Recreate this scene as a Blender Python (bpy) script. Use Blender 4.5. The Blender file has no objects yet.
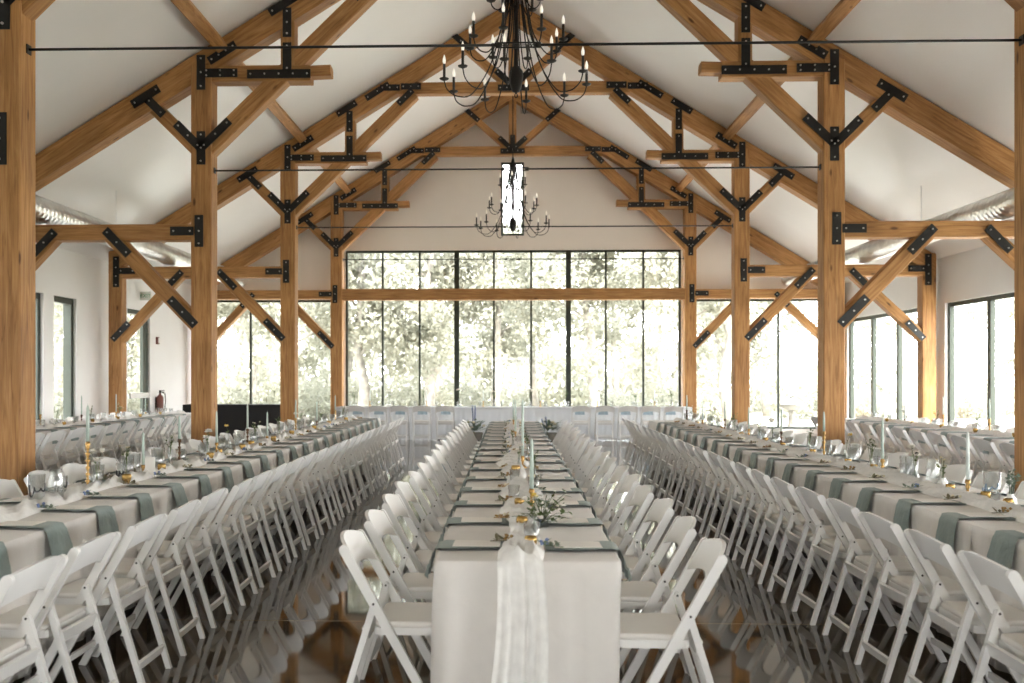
import bpy, math, random
from mathutils import Vector, Matrix
R = math.radians
rnd = random.Random(7)
sc = bpy.context.scene
COL = sc.collection

# ------------------------------------------------------------------ materials
def new_mat(name):
    m = bpy.data.materials.new(name); m.use_nodes = True
    nt = m.node_tree
    return m, nt, nt.nodes['Principled BSDF']

def N(nt, kind, **kw):
    n = nt.nodes.new(kind)
    for k, v in kw.items():
        if k in n.inputs: n.inputs[k].default_value = v
        else: setattr(n, k, v)
    return n

def ramp(nt, src, stops):
    r = nt.nodes.new('ShaderNodeValToRGB')
    el = r.color_ramp.elements
    while len(el) < len(stops): el.new(0.5)
    for e, (p, c) in zip(el, stops):
        e.position = p; e.color = (*c, 1)
    nt.links.new(src, r.inputs['Fac'])
    return r

def simple(name, col, rough=.5, metal=0, var=.06, scale=12, bump=0, bscale=60, **kw):
    """procedural: colour varied by a noise, optional bump"""
    m, nt, p = new_mat(name)
    tc = N(nt, 'ShaderNodeTexCoord')
    no = N(nt, 'ShaderNodeTexNoise', Scale=scale, Detail=3.0)
    nt.links.new(tc.outputs['Object'], no.inputs['Vector'])
    lo = tuple(c*(1-var) for c in col); hi = tuple(min(1, c*(1+var)) for c in col)
    r = ramp(nt, no.outputs['Fac'], [(.3, lo), (.7, hi)])
    nt.links.new(r.outputs['Color'], p.inputs['Base Color'])
    p.inputs['Roughness'].default_value = rough
    p.inputs['Metallic'].default_value = metal
    if bump:
        n2 = N(nt, 'ShaderNodeTexNoise', Scale=bscale, Detail=4.0)
        nt.links.new(tc.outputs['Object'], n2.inputs['Vector'])
        b = N(nt, 'ShaderNodeBump', Strength=bump, Distance=.01)
        nt.links.new(n2.outputs['Fac'], b.inputs['Height'])
        nt.links.new(b.outputs['Normal'], p.inputs['Normal'])
    for k, v in kw.items(): p.inputs[k].default_value = v
    return m

def wood_mat():
    m, nt, p = new_mat('douglas_fir')
    uv = N(nt, 'ShaderNodeUVMap')
    mp = N(nt, 'ShaderNodeMapping'); mp.inputs['Scale'].default_value = (1.1, 16, 1)
    nt.links.new(uv.outputs['UV'], mp.inputs['Vector'])
    n1 = N(nt, 'ShaderNodeTexNoise', Scale=1.6, Detail=6.0, Roughness=.6, Distortion=.6)
    nt.links.new(mp.outputs['Vector'], n1.inputs['Vector'])
    r1 = ramp(nt, n1.outputs['Fac'], [(.25, (.22, .095, .028)), (.5, (.425, .212, .070)), (.75, (.56, .32, .13))])
    # broad patches
    n2 = N(nt, 'ShaderNodeTexNoise', Scale=1.2, Detail=2.0)
    nt.links.new(uv.outputs['UV'], n2.inputs['Vector'])
    r2 = ramp(nt, n2.outputs['Fac'], [(.3, (.78, .74, .7)), (.7, (1.1, 1.1, 1.1))])
    mul = N(nt, 'ShaderNodeMixRGB', blend_type='MULTIPLY', Fac=1.0)
    nt.links.new(r1.outputs['Color'], mul.inputs['Color1']); nt.links.new(r2.outputs['Color'], mul.inputs['Color2'])
    # knots
    mv = N(nt, 'ShaderNodeMapping'); mv.inputs['Scale'].default_value = (1.5, 4.0, 1)
    nt.links.new(uv.outputs['UV'], mv.inputs['Vector'])
    vo = N(nt, 'ShaderNodeTexVoronoi', Scale=1.0); vo.inputs['Randomness'].default_value = 1
    nt.links.new(mv.outputs['Vector'], vo.inputs['Vector'])
    rk = ramp(nt, vo.outputs['Distance'], [(.05, (.22, .15, .10)), (.11, (1, 1, 1))])
    mk = N(nt, 'ShaderNodeMixRGB', blend_type='MULTIPLY', Fac=.85)
    nt.links.new(mul.outputs['Color'], mk.inputs['Color1']); nt.links.new(rk.outputs['Color'], mk.inputs['Color2'])
    # drying checks (long dark cracks)
    mc = N(nt, 'ShaderNodeMapping'); mc.inputs['Scale'].default_value = (.35, 9, 1)
    nt.links.new(uv.outputs['UV'], mc.inputs['Vector'])
    nc = N(nt, 'ShaderNodeTexNoise', Scale=1.0, Detail=2.0)
    nt.links.new(mc.outputs['Vector'], nc.inputs['Vector'])
    rc = ramp(nt, nc.outputs['Fac'], [(.494, (1, 1, 1)), (.5, (.35, .28, .22)), (.506, (1, 1, 1))])
    mm = N(nt, 'ShaderNodeMixRGB', blend_type='MULTIPLY', Fac=.45)
    nt.links.new(mk.outputs['Color'], mm.inputs['Color1']); nt.links.new(rc.outputs['Color'], mm.inputs['Color2'])
    nt.links.new(mm.outputs['Color'], p.inputs['Base Color'])
    p.inputs['Roughness'].default_value = .62
    b = N(nt, 'ShaderNodeBump', Strength=.25, Distance=.01)
    nt.links.new(n1.outputs['Fac'], b.inputs['Height']); nt.links.new(b.outputs['Normal'], p.inputs['Normal'])
    return m

def floor_mat():
    m, nt, p = new_mat('polished_concrete')
    tc = N(nt, 'ShaderNodeTexCoord')
    n1 = N(nt, 'ShaderNodeTexNoise', Scale=1.1, Detail=8.0, Roughness=.62, Distortion=.8)
    nt.links.new(tc.outputs['Object'], n1.inputs['Vector'])
    r1 = ramp(nt, n1.outputs['Fac'], [(.32, (.030, .022, .013)), (.5, (.060, .042, .024)), (.68, (.125, .088, .052))])
    n2 = N(nt, 'ShaderNodeTexNoise', Scale=38, Detail=3.0)
    nt.links.new(tc.outputs['Object'], n2.inputs['Vector'])
    r2 = ramp(nt, n2.outputs['Fac'], [(.35, (.85, .85, .85)), (.65, (1.12, 1.12, 1.12))])
    mul = N(nt, 'ShaderNodeMixRGB', blend_type='MULTIPLY', Fac=1.0)
    nt.links.new(r1.outputs['Color'], mul.inputs['Color1']); nt.links.new(r2.outputs['Color'], mul.inputs['Color2'])
    # saw-cut joints with pale filler
    sx = N(nt, 'ShaderNodeSeparateXYZ'); nt.links.new(tc.outputs['Object'], sx.inputs['Vector'])
    def joint(sock, off, period):
        a = N(nt, 'ShaderNodeMath', operation='SUBTRACT'); nt.links.new(sock, a.inputs[0]); a.inputs[1].default_value = off
        b = N(nt, 'ShaderNodeMath', operation='PINGPONG'); nt.links.new(a.outputs[0], b.inputs[0]); b.inputs[1].default_value = period/2
        c = N(nt, 'ShaderNodeMath', operation='LESS_THAN'); nt.links.new(b.outputs[0], c.inputs[0]); c.inputs[1].default_value = .006
        return c
    j1 = joint(sx.outputs['Y'], 6.12, 4.6); j2 = joint(sx.outputs['X'], 4.55, 9.1)
    mx = N(nt, 'ShaderNodeMath', operation='MAXIMUM'); nt.links.new(j1.outputs[0], mx.inputs[0]); nt.links.new(j2.outputs[0], mx.inputs[1])
    mj = N(nt, 'ShaderNodeMixRGB'); mj.inputs['Color2'].default_value = (.42, .35, .25, 1)
    nt.links.new(mx.outputs[0], mj.inputs['Fac']); nt.links.new(mul.outputs['Color'], mj.inputs['Color1'])
    nt.links.new(mj.outputs['Color'], p.inputs['Base Color'])
    rr = ramp(nt, n1.outputs['Fac'], [(.3, (.025,)*3), (.7, (.065,)*3)])
    nt.links.new(rr.outputs['Color'], p.inputs['Roughness'])
    p.inputs['IOR'].default_value = 1.62
    nb = N(nt, 'ShaderNodeTexNoise', Scale=3.0, Detail=2.0)
    nt.links.new(tc.outputs['Object'], nb.inputs['Vector'])
    b = N(nt, 'ShaderNodeBump', Strength=.005, Distance=.02)
    nt.links.new(nb.outputs['Fac'], b.inputs['Height']); nt.links.new(b.outputs['Normal'], p.inputs['Normal'])
    return m

def thin_glass(name, tint=(1, 1, 1), gloss=1.0, rough=.02, ior=1.45):
    m, nt, p = new_mat(name); nt.nodes.remove(p)
    out = nt.nodes['Material Output']
    t = N(nt, 'ShaderNodeBsdfTransparent'); t.inputs['Color'].default_value = (*tint, 1)
    g = N(nt, 'ShaderNodeBsdfGlossy'); g.inputs['Roughness'].default_value = rough
    f = N(nt, 'ShaderNodeLayerWeight'); f.inputs['Blend'].default_value = .5
    pw = N(nt, 'ShaderNodeMath', operation='POWER'); nt.links.new(f.outputs['Facing'], pw.inputs[0]); pw.inputs[1].default_value = 4.0
    ml = N(nt, 'ShaderNodeMath', operation='MULTIPLY_ADD'); ml.inputs[1].default_value = .8; ml.inputs[2].default_value = .05*gloss
    ml.use_clamp = True
    nt.links.new(pw.outputs[0], ml.inputs[0])
    mx = N(nt, 'ShaderNodeMixShader')
    nt.links.new(ml.outputs[0], mx.inputs[0]); nt.links.new(t.outputs[0], mx.inputs[1]); nt.links.new(g.outputs[0], mx.inputs[2])
    nt.links.new(mx.outputs[0], out.inputs['Surface'])
    return m

def gauze(name, col, alpha):
    m, nt, p = new_mat(name)
    out = nt.nodes['Material Output']
    p.inputs['Base Color'].default_value = (*col, 1); p.inputs['Roughness'].default_value = .9
    tl = N(nt, 'ShaderNodeBsdfTranslucent'); tl.inputs['Color'].default_value = (*col, 1)
    a = N(nt, 'ShaderNodeMixShader'); a.inputs[0].default_value = .12
    nt.links.new(p.outputs[0], a.inputs[1]); nt.links.new(tl.outputs[0], a.inputs[2])
    t = N(nt, 'ShaderNodeBsdfTransparent')
    tc = N(nt, 'ShaderNodeTexCoord'); no = N(nt, 'ShaderNodeTexNoise', Scale=20, Detail=3.0)
    nt.links.new(tc.outputs['Object'], no.inputs['Vector'])
    r = ramp(nt, no.outputs['Fac'], [(.3, (alpha*.94,)*3), (.7, (min(1, alpha*1.06),)*3)])
    mx = N(nt, 'ShaderNodeMixShader')
    nt.links.new(r.outputs['Color'], mx.inputs[0]); nt.links.new(t.outputs[0], mx.inputs[1]); nt.links.new(a.outputs[0], mx.inputs[2])
    nt.links.new(mx.outputs[0], out.inputs['Surface'])
    return m

def leaf_mat(name, c1, c2, trans=.45):
    m, nt, p = new_mat(name)
    out = nt.nodes['Material Output']
    tc = N(nt, 'ShaderNodeTexCoord'); no = N(nt, 'ShaderNodeTexNoise', Scale=1.7, Detail=3.0)
    nt.links.new(tc.outputs['Object'], no.inputs['Vector'])
    r = ramp(nt, no.outputs['Fac'], [(.3, c1), (.7, c2)])
    nt.links.new(r.outputs['Color'], p.inputs['Base Color']); p.inputs['Roughness'].default_value = .6
    tl = N(nt, 'ShaderNodeBsdfTranslucent'); nt.links.new(r.outputs['Color'], tl.inputs['Color'])
    mx = N(nt, 'ShaderNodeMixShader'); mx.inputs[0].default_value = trans
    nt.links.new(p.outputs[0], mx.inputs[1]); nt.links.new(tl.outputs[0], mx.inputs[2])
    nt.links.new(mx.outputs[0], out.inputs['Surface'])
    return m

def emit_mat(name, col, s):
    m, nt, p = new_mat(name)
    p.inputs['Base Color'].default_value = (*col, 1)
    p.inputs['Emission Color'].default_value = (*col, 1); p.inputs['Emission Strength'].default_value = s
    return m

def cloth_mat(name, col, bump=.25, scale=9):
    m, nt, p = new_mat(name)
    tc = N(nt, 'ShaderNodeTexCoord')
    no = N(nt, 'ShaderNodeTexNoise', Scale=scale, Detail=4.0, Distortion=.4)
    nt.links.new(tc.outputs['Object'], no.inputs['Vector'])
    r = ramp(nt, no.outputs['Fac'], [(.3, tuple(c*.95 for c in col)), (.7, col)])
    nt.links.new(r.outputs['Color'], p.inputs['Base Color'])
    p.inputs['Roughness'].default_value = .85; p.inputs['Sheen Weight'].default_value = .15
    b = N(nt, 'ShaderNodeBump', Strength=bump, Distance=.012)
    nt.links.new(no.outputs['Fac'], b.inputs['Height']); nt.links.new(b.outputs['Normal'], p.inputs['Normal'])
    return m

def sheer_cloth(name, col, t=.5):
    m = cloth_mat(name, col); nt = m.node_tree; p = nt.nodes['Principled BSDF']; out = nt.nodes['Material Output']
    tl = N(nt, 'ShaderNodeBsdfTranslucent'); tl.inputs['Color'].default_value = (*col, 1)
    mx = N(nt, 'ShaderNodeMixShader'); mx.inputs[0].default_value = t
    nt.links.new(p.outputs[0], mx.inputs[1]); nt.links.new(tl.outputs[0], mx.inputs[2]); nt.links.new(mx.outputs[0], out.inputs['Surface'])
    return m
M = dict(
    wood=wood_mat(), floor=floor_mat(),
    steel=simple('black_steel', (.012, .012, .012), .45, .3, var=.2, scale=20),
    bolt=simple('zinc_bolt', (.55, .54, .52), .35, .9),
    wall=simple('wall_paint', (.83, .82, .81), .6, var=.012, scale=2),
    gable=simple('gable_paint', (.80, .75, .70), .7, var=.012, scale=2),
    ceil=simple('ceiling_paint', (.83, .81, .79), .36, var=.012, scale=1.5, bump=.03, bscale=2),
    frame=simple('window_metal', (.028, .036, .026), .4, .2, var=.1),
    glass=thin_glass('window_glass', (.985, .99, .985), .6),
    chair=simple('chair_resin', (.80, .795, .785), .38, var=.02, scale=6),
    pad=simple('chair_pad', (.77, .745, .715), .5, var=.02, scale=6),
    cloth=cloth_mat('table_linen', (.735, .705, .675)),
    clothw=sheer_cloth('table_linen_white', (.86, .87, .89), .6),
    blackcloth=cloth_mat('black_linen', (.012, .012, .013)),
    gauze=gauze('runner_gauze', (.93, .92, .90), .9),
    sage=cloth_mat('sage_napkin', (.245, .30, .285), .4, 30),
    blue=cloth_mat('blue_napkin', (.36, .47, .55), .3, 30),
    card=simple('card_paper', (.84, .81, .77), .8, var=.01),
    brass=simple('brass', (.46, .28, .10), .3, .9, var=.1),
    darkbrass=simple('dark_bronze', (.10, .055, .03), .35, .8, var=.1),
    taper=simple('sage_wax', (.46, .55, .50), .45, var=.03),
    paletaper=simple('pale_wax', (.66, .72, .70), .45, var=.03),
    tumbler=thin_glass('clear_glass', (.94, .95, .95), 2.4, .06),
    ink=simple('glass_print', (.03, .032, .04), .6),
    inkblue=simple('glass_print_blue', (.22, .30, .40), .6),
    amber=simple('amber_glass', (.46, .29, .09), .22, .55, var=.3, scale=40),
    whitepetal=leaf_mat('white_petal', (.85, .82, .76), (.9, .88, .84), .3),
    yellowpetal=leaf_mat('yellow_petal', (.75, .55, .10), (.85, .68, .2), .3),
    cream=leaf_mat('cream_petal', (.8, .74, .55), (.85, .8, .66), .3),
    bluepetal=leaf_mat('blue_petal', (.20, .27, .50), (.36, .44, .66), .3),
    dark=simple('dark_seed', (.02, .018, .012), .7),
    green=leaf_mat('flower_leaf', (.07, .11, .035), (.17, .22, .08), .3),
    grey_green=leaf_mat('eucalyptus_leaf', (.16, .22, .17), (.27, .33, .26), .3),
    dried=leaf_mat('dried_leaf', (.33, .19, .06), (.52, .36, .15), .3),
    olive=leaf_mat('dried_olive_leaf', (.16, .15, .09), (.28, .26, .17), .3),
    ceramic=simple('white_ceramic', (.8, .8, .78), .3, var=.02),
    duct=simple('galvanized_steel', (.78, .78, .77), .28, .9, var=.12, scale=5),
    canvas=simple('hammered_iron', (.015, .013, .012), .5, .5, var=.2),
    candle_tube=simple('candle_sleeve', (.02, .018, .016), .5),
    bulb=emit_mat('flame_bulb', (.85, .80, .70), .12),  # bulbs are unlit; faint glow added to keep them looking cream
    bark=simple('tree_bark', (.27, .25, .22), .9, var=.3, scale=6, bump=.4, bscale=12),
    leaf_a=leaf_mat('tree_leaf', (.24, .24, .19), (.35, .345, .28), .55),
    leaf_b=leaf_mat('tree_leaf_pale', (.29, .285, .23), (.41, .40, .33), .55),
    leaf_c=leaf_mat('shrub_leaf', (.31, .31, .25), (.44, .435, .36), .5),
    ground=simple('dry_grass', (.34, .33, .27), .95, var=.25, scale=1.2, bump=.4, bscale=9),
    gravel=simple('pale_concrete', (.62, .60, .55), .9, var=.08, scale=3),
    stone=simple('birdbath_stone', (.13, .12, .10), .9, var=.15, scale=9, bump=.3, bscale=30),
    white=simple('white_enamel', (.82, .81, .79), .35, var=.02),
    red=simple('red_enamel', (.16, .045, .03), .35, var=.05),
    sign=simple('sign_face', (.80, .84, .80), .5, var=.01),
    signgreen=simple('sign_green', (.08, .35, .18), .5, var=.02),
    vent=simple('vent_grey', (.42, .40, .38), .6, var=.05),
    folding=simple('table_plastic', (.55, .54, .52), .6, var=.03),
)

# ------------------------------------------------------------------ mesh builder
class MB:
    def __init__(s): s.v = []; s.f = []; s.mi = []; s.uv = []; s.sm = []
    def poly(s, pts, mi=0, smooth=False):
        i = len(s.v); s.v += [tuple(p) for p in pts]
        s.f.append(tuple(range(i, i+len(pts)))); s.mi.append(mi); s.uv.append(None); s.sm.append(smooth)
    def raw(s, vs, fs, mi=0, smooth=False):
        i = len(s.v); s.v += [tuple(p) for p in vs]
        for f in fs:
            s.f.append(tuple(a+i for a in f)); s.mi.append(mi); s.uv.append(None); s.sm.append(smooth)
    def box(s, x0, x1, y0, y1, z0, z1, mi=0):
        vs = [(x, y, z) for z in (z0, z1) for y in (y0, y1) for x in (x0, x1)]
        s.raw(vs, [(0, 2, 3, 1), (4, 5, 7, 6), (0, 1, 5, 4), (2, 6, 7, 3), (0, 4, 6, 2), (1, 3, 7, 5)], mi)
    def obox(s, c, ax, ay, az, sx, sy, sz, mi=0):
        c = Vector(c); vs = []
        for k in (-.5, .5):
            for j in (-.5, .5):
                for i in (-.5, .5): vs.append(c+ax*(i*sx)+ay*(j*sy)+az*(k*sz))
        s.raw(vs, [(0, 2, 3, 1), (4, 5, 7, 6), (0, 1, 5, 4), (2, 6, 7, 3), (0, 4, 6, 2), (1, 3, 7, 5)], mi)
    def beam(s, p0, p1, w, d, bev=.012, mi=0, seed=0, nrm=(0, 1, 0)):
        """chamfered timber from p0 to p1; d along nrm, w across; UVs along the grain in metres"""
        p0 = Vector(p0); p1 = Vector(p1); t = (p1-p0); L = t.length; t.normalize()
        n = Vector(nrm); n = (n - t*n.dot(t)).normalized(); b = t.cross(n)
        a, c = w/2, d/2
        prof = [(-a+bev, -c), (a-bev, -c), (a, -c+bev), (a, c-bev), (a-bev, c), (-a+bev, c), (-a, c-bev), (-a, -c+bev)]
        r = random.Random(seed*31+17); ou, ov = r.random()*40, r.random()*40
        i = len(s.v)
        for q in (p0, p1):
            for (x, y) in prof: s.v.append(tuple(q+b*x+n*y))
        per = 0
        for k in range(8):
            k2 = (k+1) % 8
            dl = math.dist(prof[k], prof[k2])
            s.f.append((i+k, i+k2, i+8+k2, i+8+k)); s.mi.append(mi); s.sm.append(False)
            gap = 3.1*(k//2)
            s.uv.append([(ou, ov+per+gap), (ou, ov+per+dl+gap), (ou+L, ov+per+dl+gap), (ou+L, ov+per+gap)])
            per += dl
        s.f.append(tuple(i+k for k in range(7, -1, -1))); s.mi.append(mi); s.sm.append(False); s.uv.append([(ou+prof[k][0]*.1, ov+prof[k][1]) for k in range(7, -1, -1)])
        s.f.append(tuple(i+8+k for k in range(8))); s.mi.append(mi); s.sm.append(False); s.uv.append([(ou+prof[k][0]*.1, ov+prof[k][1]) for k in range(8)])
    def tube(s, pts, rad, n=8, mi=0, cap=True):
        pts = [Vector(p) for p in pts]; m = len(pts)
        if not hasattr(rad, '__len__'): rad = [rad]*m
        i0 = len(s.v); prev = None
        for k, p in enumerate(pts):
            t = (pts[min(k+1, m-1)]-pts[max(k-1, 0)]).normalized()
            if prev is None:
                u = Vector((1, 0, 0)) if abs(t.x) < .9 else Vector((0, 1, 0))
            else: u = prev
            u = (u-t*u.dot(t)).normalized(); prev = u; w = t.cross(u)
            for j in range(n):
                a = 2*math.pi*j/n
                s.v.append(tuple(p+(u*math.cos(a)+w*math.sin(a))*rad[k]))
        for k in range(m-1):
            for j in range(n):
                j2 = (j+1) % n
                s.f.append((i0+k*n+j, i0+k*n+j2, i0+(k+1)*n+j2, i0+(k+1)*n+j)); s.mi.append(mi); s.uv.append(None); s.sm.append(True)
        if cap:
            s.f.append(tuple(i0+j for j in range(n-1, -1, -1))); s.mi.append(mi); s.uv.append(None); s.sm.append(False)
            s.f.append(tuple(i0+(m-1)*n+j for j in range(n))); s.mi.append(mi); s.uv.append(None); s.sm.append(False)
    def lathe(s, prof, c=(0, 0, 0), n=16, mi=0, smooth=True):
        i0 = len(s.v); m = len(prof)
        for (r, z) in prof:
            for j in range(n):
                a = 2*math.pi*j/n
                s.v.append((c[0]+r*math.cos(a), c[1]+r*math.sin(a), c[2]+z))
        for k in range(m-1):
            for j in range(n):
                j2 = (j+1) % n
                s.f.append((i0+k*n+j, i0+k*n+j2, i0+(k+1)*n+j2, i0+(k+1)*n+j)); s.mi.append(mi); s.uv.append(None); s.sm.append(smooth)
    def extrude(s, prof, axis_pts, mi=0, smooth=False):
        """closed profile of 3D points; copies displaced by the two vectors in axis_pts"""
        a, b = Vector(axis_pts[0]), Vector(axis_pts[1]); n = len(prof); i = len(s.v)
        s.v += [tuple(Vector(p)+a) for p in prof] + [tuple(Vector(p)+b) for p in prof]
        for k in range(n):
            k2 = (k+1) % n
            s.f.append((i+k, i+k2, i+n+k2, i+n+k)); s.mi.append(mi); s.uv.append(None); s.sm.append(smooth)
        s.f.append(tuple(i+k for k in range(n-1, -1, -1))); s.mi.append(mi); s.uv.append(None); s.sm.append(False)
        s.f.append(tuple(i+n+k for k in range(n))); s.mi.append(mi); s.uv.append(None); s.sm.append(False)
    def grid(s, fn, nu, nv, mi=0, smooth=True):
        i = len(s.v)
        for a in range(nu+1):
            for b in range(nv+1): s.v.append(tuple(fn(a/nu, b/nv)))
        for a in range(nu):
            for b in range(nv):
                k = i+a*(nv+1)+b
                s.f.append((k, k+1, k+nv+2, k+nv+1)); s.mi.append(mi); s.uv.append(None); s.sm.append(smooth)
    def mesh(s, name, mats):
        me = bpy.data.meshes.new(name); me.from_pydata(s.v, [], s.f)
        for m in mats if isinstance(mats, (list, tuple)) else [mats]: me.materials.append(m)
        me.polygons.foreach_set('material_index', s.mi)
        me.polygons.foreach_set('use_smooth', s.sm)
        if any(u is not None for u in s.uv):
            l = me.uv_layers.new(name='UVMap'); k = 0
            for f, u in zip(s.f, s.uv):
                for q in range(len(f)):
                    if u is not None: l.data[k].uv = u[q]
                    k += 1
        me.update()
        return me
    def build(s, name, mats, parent=None, loc=None):
        o = bpy.data.objects.new(name, s.mesh(name, mats)); COL.objects.link(o)
        if parent is not None: o.parent = parent
        if loc is not None: o.location = loc
        return o

def put(name, me, loc, rz=0, parent=None, scale=None):
    o = bpy.data.objects.new(name, me); COL.objects.link(o)
    o.location = loc; o.rotation_euler = (0, 0, rz)
    if parent is not None: o.parent = parent
    if scale: o.scale = scale
    return o
def tag(o, label, cat, group=None, kind=None):
    o['label'] = label; o['category'] = cat
    if group: o['group'] = group
    if kind: o['kind'] = kind
    return o
def thing(name, loc, label, cat, group=None, rz=0):
    o = bpy.data.objects.new(name, None); COL.objects.link(o); o.empty_display_size = .1
    o.location = loc; o.rotation_euler = (0, 0, rz)
    return tag(o, label, cat, group)
def struct(o): o['kind'] = 'structure'; return o
KIDS = {}
def kids(o):
    return [c for c in COL.objects if c.parent == o]
def record(o):
    """remember a prototype's children so copying does not rescan the scene"""
    ch = kids(o); KIDS[o.name] = ch
    for c in ch: KIDS[c.name] = kids(c)
    return o
def dup(o, loc, rz, label, group=None):
    c = o.copy(); COL.objects.link(c); c.location = loc; c.rotation_euler = (0, 0, rz); c['label'] = label
    if group: c['group'] = group
    for ch in KIDS.get(o.name, []):
        d = ch.copy(); COL.objects.link(d); d.parent = c
        for g in KIDS.get(ch.name, []):
            e = g.copy(); COL.objects.link(e); e.parent = d
    return c
ONES = ['', 'first', 'second', 'third', 'fourth', 'fifth', 'sixth', 'seventh', 'eighth', 'ninth', 'tenth', 'eleventh', 'twelfth',
        'thirteenth', 'fourteenth', 'fifteenth', 'sixteenth', 'seventeenth', 'eighteenth', 'nineteenth', 'twentieth']
def nth(i):
    i += 1
    if i <= 20: return ONES[i]
    return ('twenty-' if i < 30 else 'thirty-') + ONES[i % 10] if i % 10 else 'thirtieth'

# ------------------------------------------------------------------ geometry of the hall
SL = .615; ZR = 9.0                       # roof slope and rafter-top height at the ridge
XP = 4.53
XOS = {-1: 8.04, 1: 8.20}                       # inner and outer post lines
WL, WR = -8.40, 8.45                      # inner faces of the side walls
YF, YB = -6.0, 26.0                       # inner faces of the end walls
FY = [8.78, 14.4, 20.0, 25.6]             # timber frames
top = lambda x: ZR-SL*abs(x)
TH = .16

def hollow_wall(name, axis, pos, thick, a0, a1, z0, z1, holes, mat):
    """wall along an axis with rectangular holes (a, b, zlo, zhi), built as one mesh of blocks"""
    b = MB()
    def blk(u0, u1, lo, hi):
        if u1-u0 < 1e-4 or hi-lo < 1e-4: return
        if axis == 'y': b.box(min(pos, pos+thick), max(pos, pos+thick), u0, u1, lo, hi)
        else: b.box(u0, u1, min(pos, pos+thick), max(pos, pos+thick), lo, hi)
    u = a0
    for (h0, h1, lo, hi) in sorted(holes):
        blk(u, h0, z0, z1); blk(h0, h1, z0, lo); blk(h0, h1, hi, z1); u = h1
    blk(u, a1, z0, z1)
    return struct(b.build(name, mat))

b = MB(); b.box(WL-TH, WR+TH, YF-TH, YB+TH, -.2, 0)
struct(b.build('floor', M['floor']))
b = MB()
for s, W in ((-1, abs(WL)+.3), (1, WR+.3)):
    b.raw([(0, YF-.3, ZR+.03), (s*W, YF-.3, ZR-SL*W+.03), (s*W, YB+.3, ZR-SL*W+.03), (0, YB+.3, ZR+.03),
           (0, YF-.3, ZR+.33), (s*W, YF-.3, ZR-SL*W+.33), (s*W, YB+.3, ZR-SL*W+.33), (0, YB+.3, ZR+.33)],
          [(0, 1, 2, 3), (4, 7, 6, 5), (0, 4, 5, 1), (1, 5, 6, 2), (2, 6, 7, 3)])
struct(b.build('ceiling', M['ceil']))

LWIN = [(-4.6, -3.2), (.4, 1.8), (5.2, 6.4), (10.6, 11.8), (16.35, 17.55), (17.95, 18.9)]  # nearer windows, out of camera view, are added to let in daylight
LDOOR = (21.45, 22.8)
RWIN = [(-3.9, .6), (2.6, 7.3), (9.2, 13.8), (14.8, 19.74), (20.75, 25.4)]
ZT = 2.98
hollow_wall('wall_left', 'y', WL, -TH, YF-TH, YB+TH, 0, 4.0, [(a, c, .25, ZT) for a, c in LWIN]+[(LDOOR[0], LDOOR[1], .0, ZT)], M['wall'])
hollow_wall('wall_right', 'y', WR, TH, YF-TH, YB+TH, 0, 3.9, [(a, c, .12, ZT-.05) for a, c in RWIN], M['wall'])
BC = (-4.38, 4.38, .12, 4.78); BL = (-8.05, -4.72, .12, 3.49); BR = (4.72, 8.05, .12, 3.49)

def gable(name, y0, y1, holes, slot, mat, zs=4.9):
    b = MB()
    u = WL
    for (h0, h1, lo, hi) in holes:
        b.box(u, h0, y0, y1, 0, min(zs, 3.75)); b.box(h0, h1, y0, y1, 0, lo); b.box(h0, h1, y0, y1, hi, 3.75 if hi < 3.75 else hi); u = h1
    b.box(u, WR, y0, y1, 0, 3.75)
    # between 3.75 and zs with the tall central opening
    def band(z0, z1, xs):
        """horizontal band of the gable from z0 to z1 leaving the x intervals in xs open; sides follow the roof"""
        def edge(s, z): return s*min((ZR+.05-z)/SL, WR if s > 0 else -WL)
        cuts = [('e', -1)]+[c for h in xs for c in h]+[('e', 1)]
        for k in range(0, len(cuts), 2):
            l, r = cuts[k], cuts[k+1]
            xl0, xl1 = (edge(-1, z0), edge(-1, z1)) if isinstance(l, tuple) else (l, l)
            xr0, xr1 = (edge(1, z0), edge(1, z1)) if isinstance(r, tuple) else (r, r)
            b.extrude([(xl0, 0, z0), (xr0, 0, z0), (xr1, 0, z1), (xl1, 0, z1)], ((0, y0, 0), (0, y1, 0)))
    tall = [h for h in holes if h[3] > 4]
    if tall:
        band(3.75, tall[0][3], [(tall[0][0], tall[0][1])]); z = tall[0][3]
    else: z = 3.75
    if slot:
        band(z, slot[2], []); band(slot[2], slot[3], [(slot[0], slot[1])]); z = slot[3]
    band(z, ZR-.02, [])
    return struct(b.build(name, mat))
SLOT = (-.30, .30, 5.16, 7.08)
gable('wall_back', YB, YB+TH, [BL, BC, BR], SLOT, M['gable'])
gable('wall_front', YF-TH, YF, [(-1.2, 1.2, .0, 2.6)], None, M['wall'])

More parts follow.
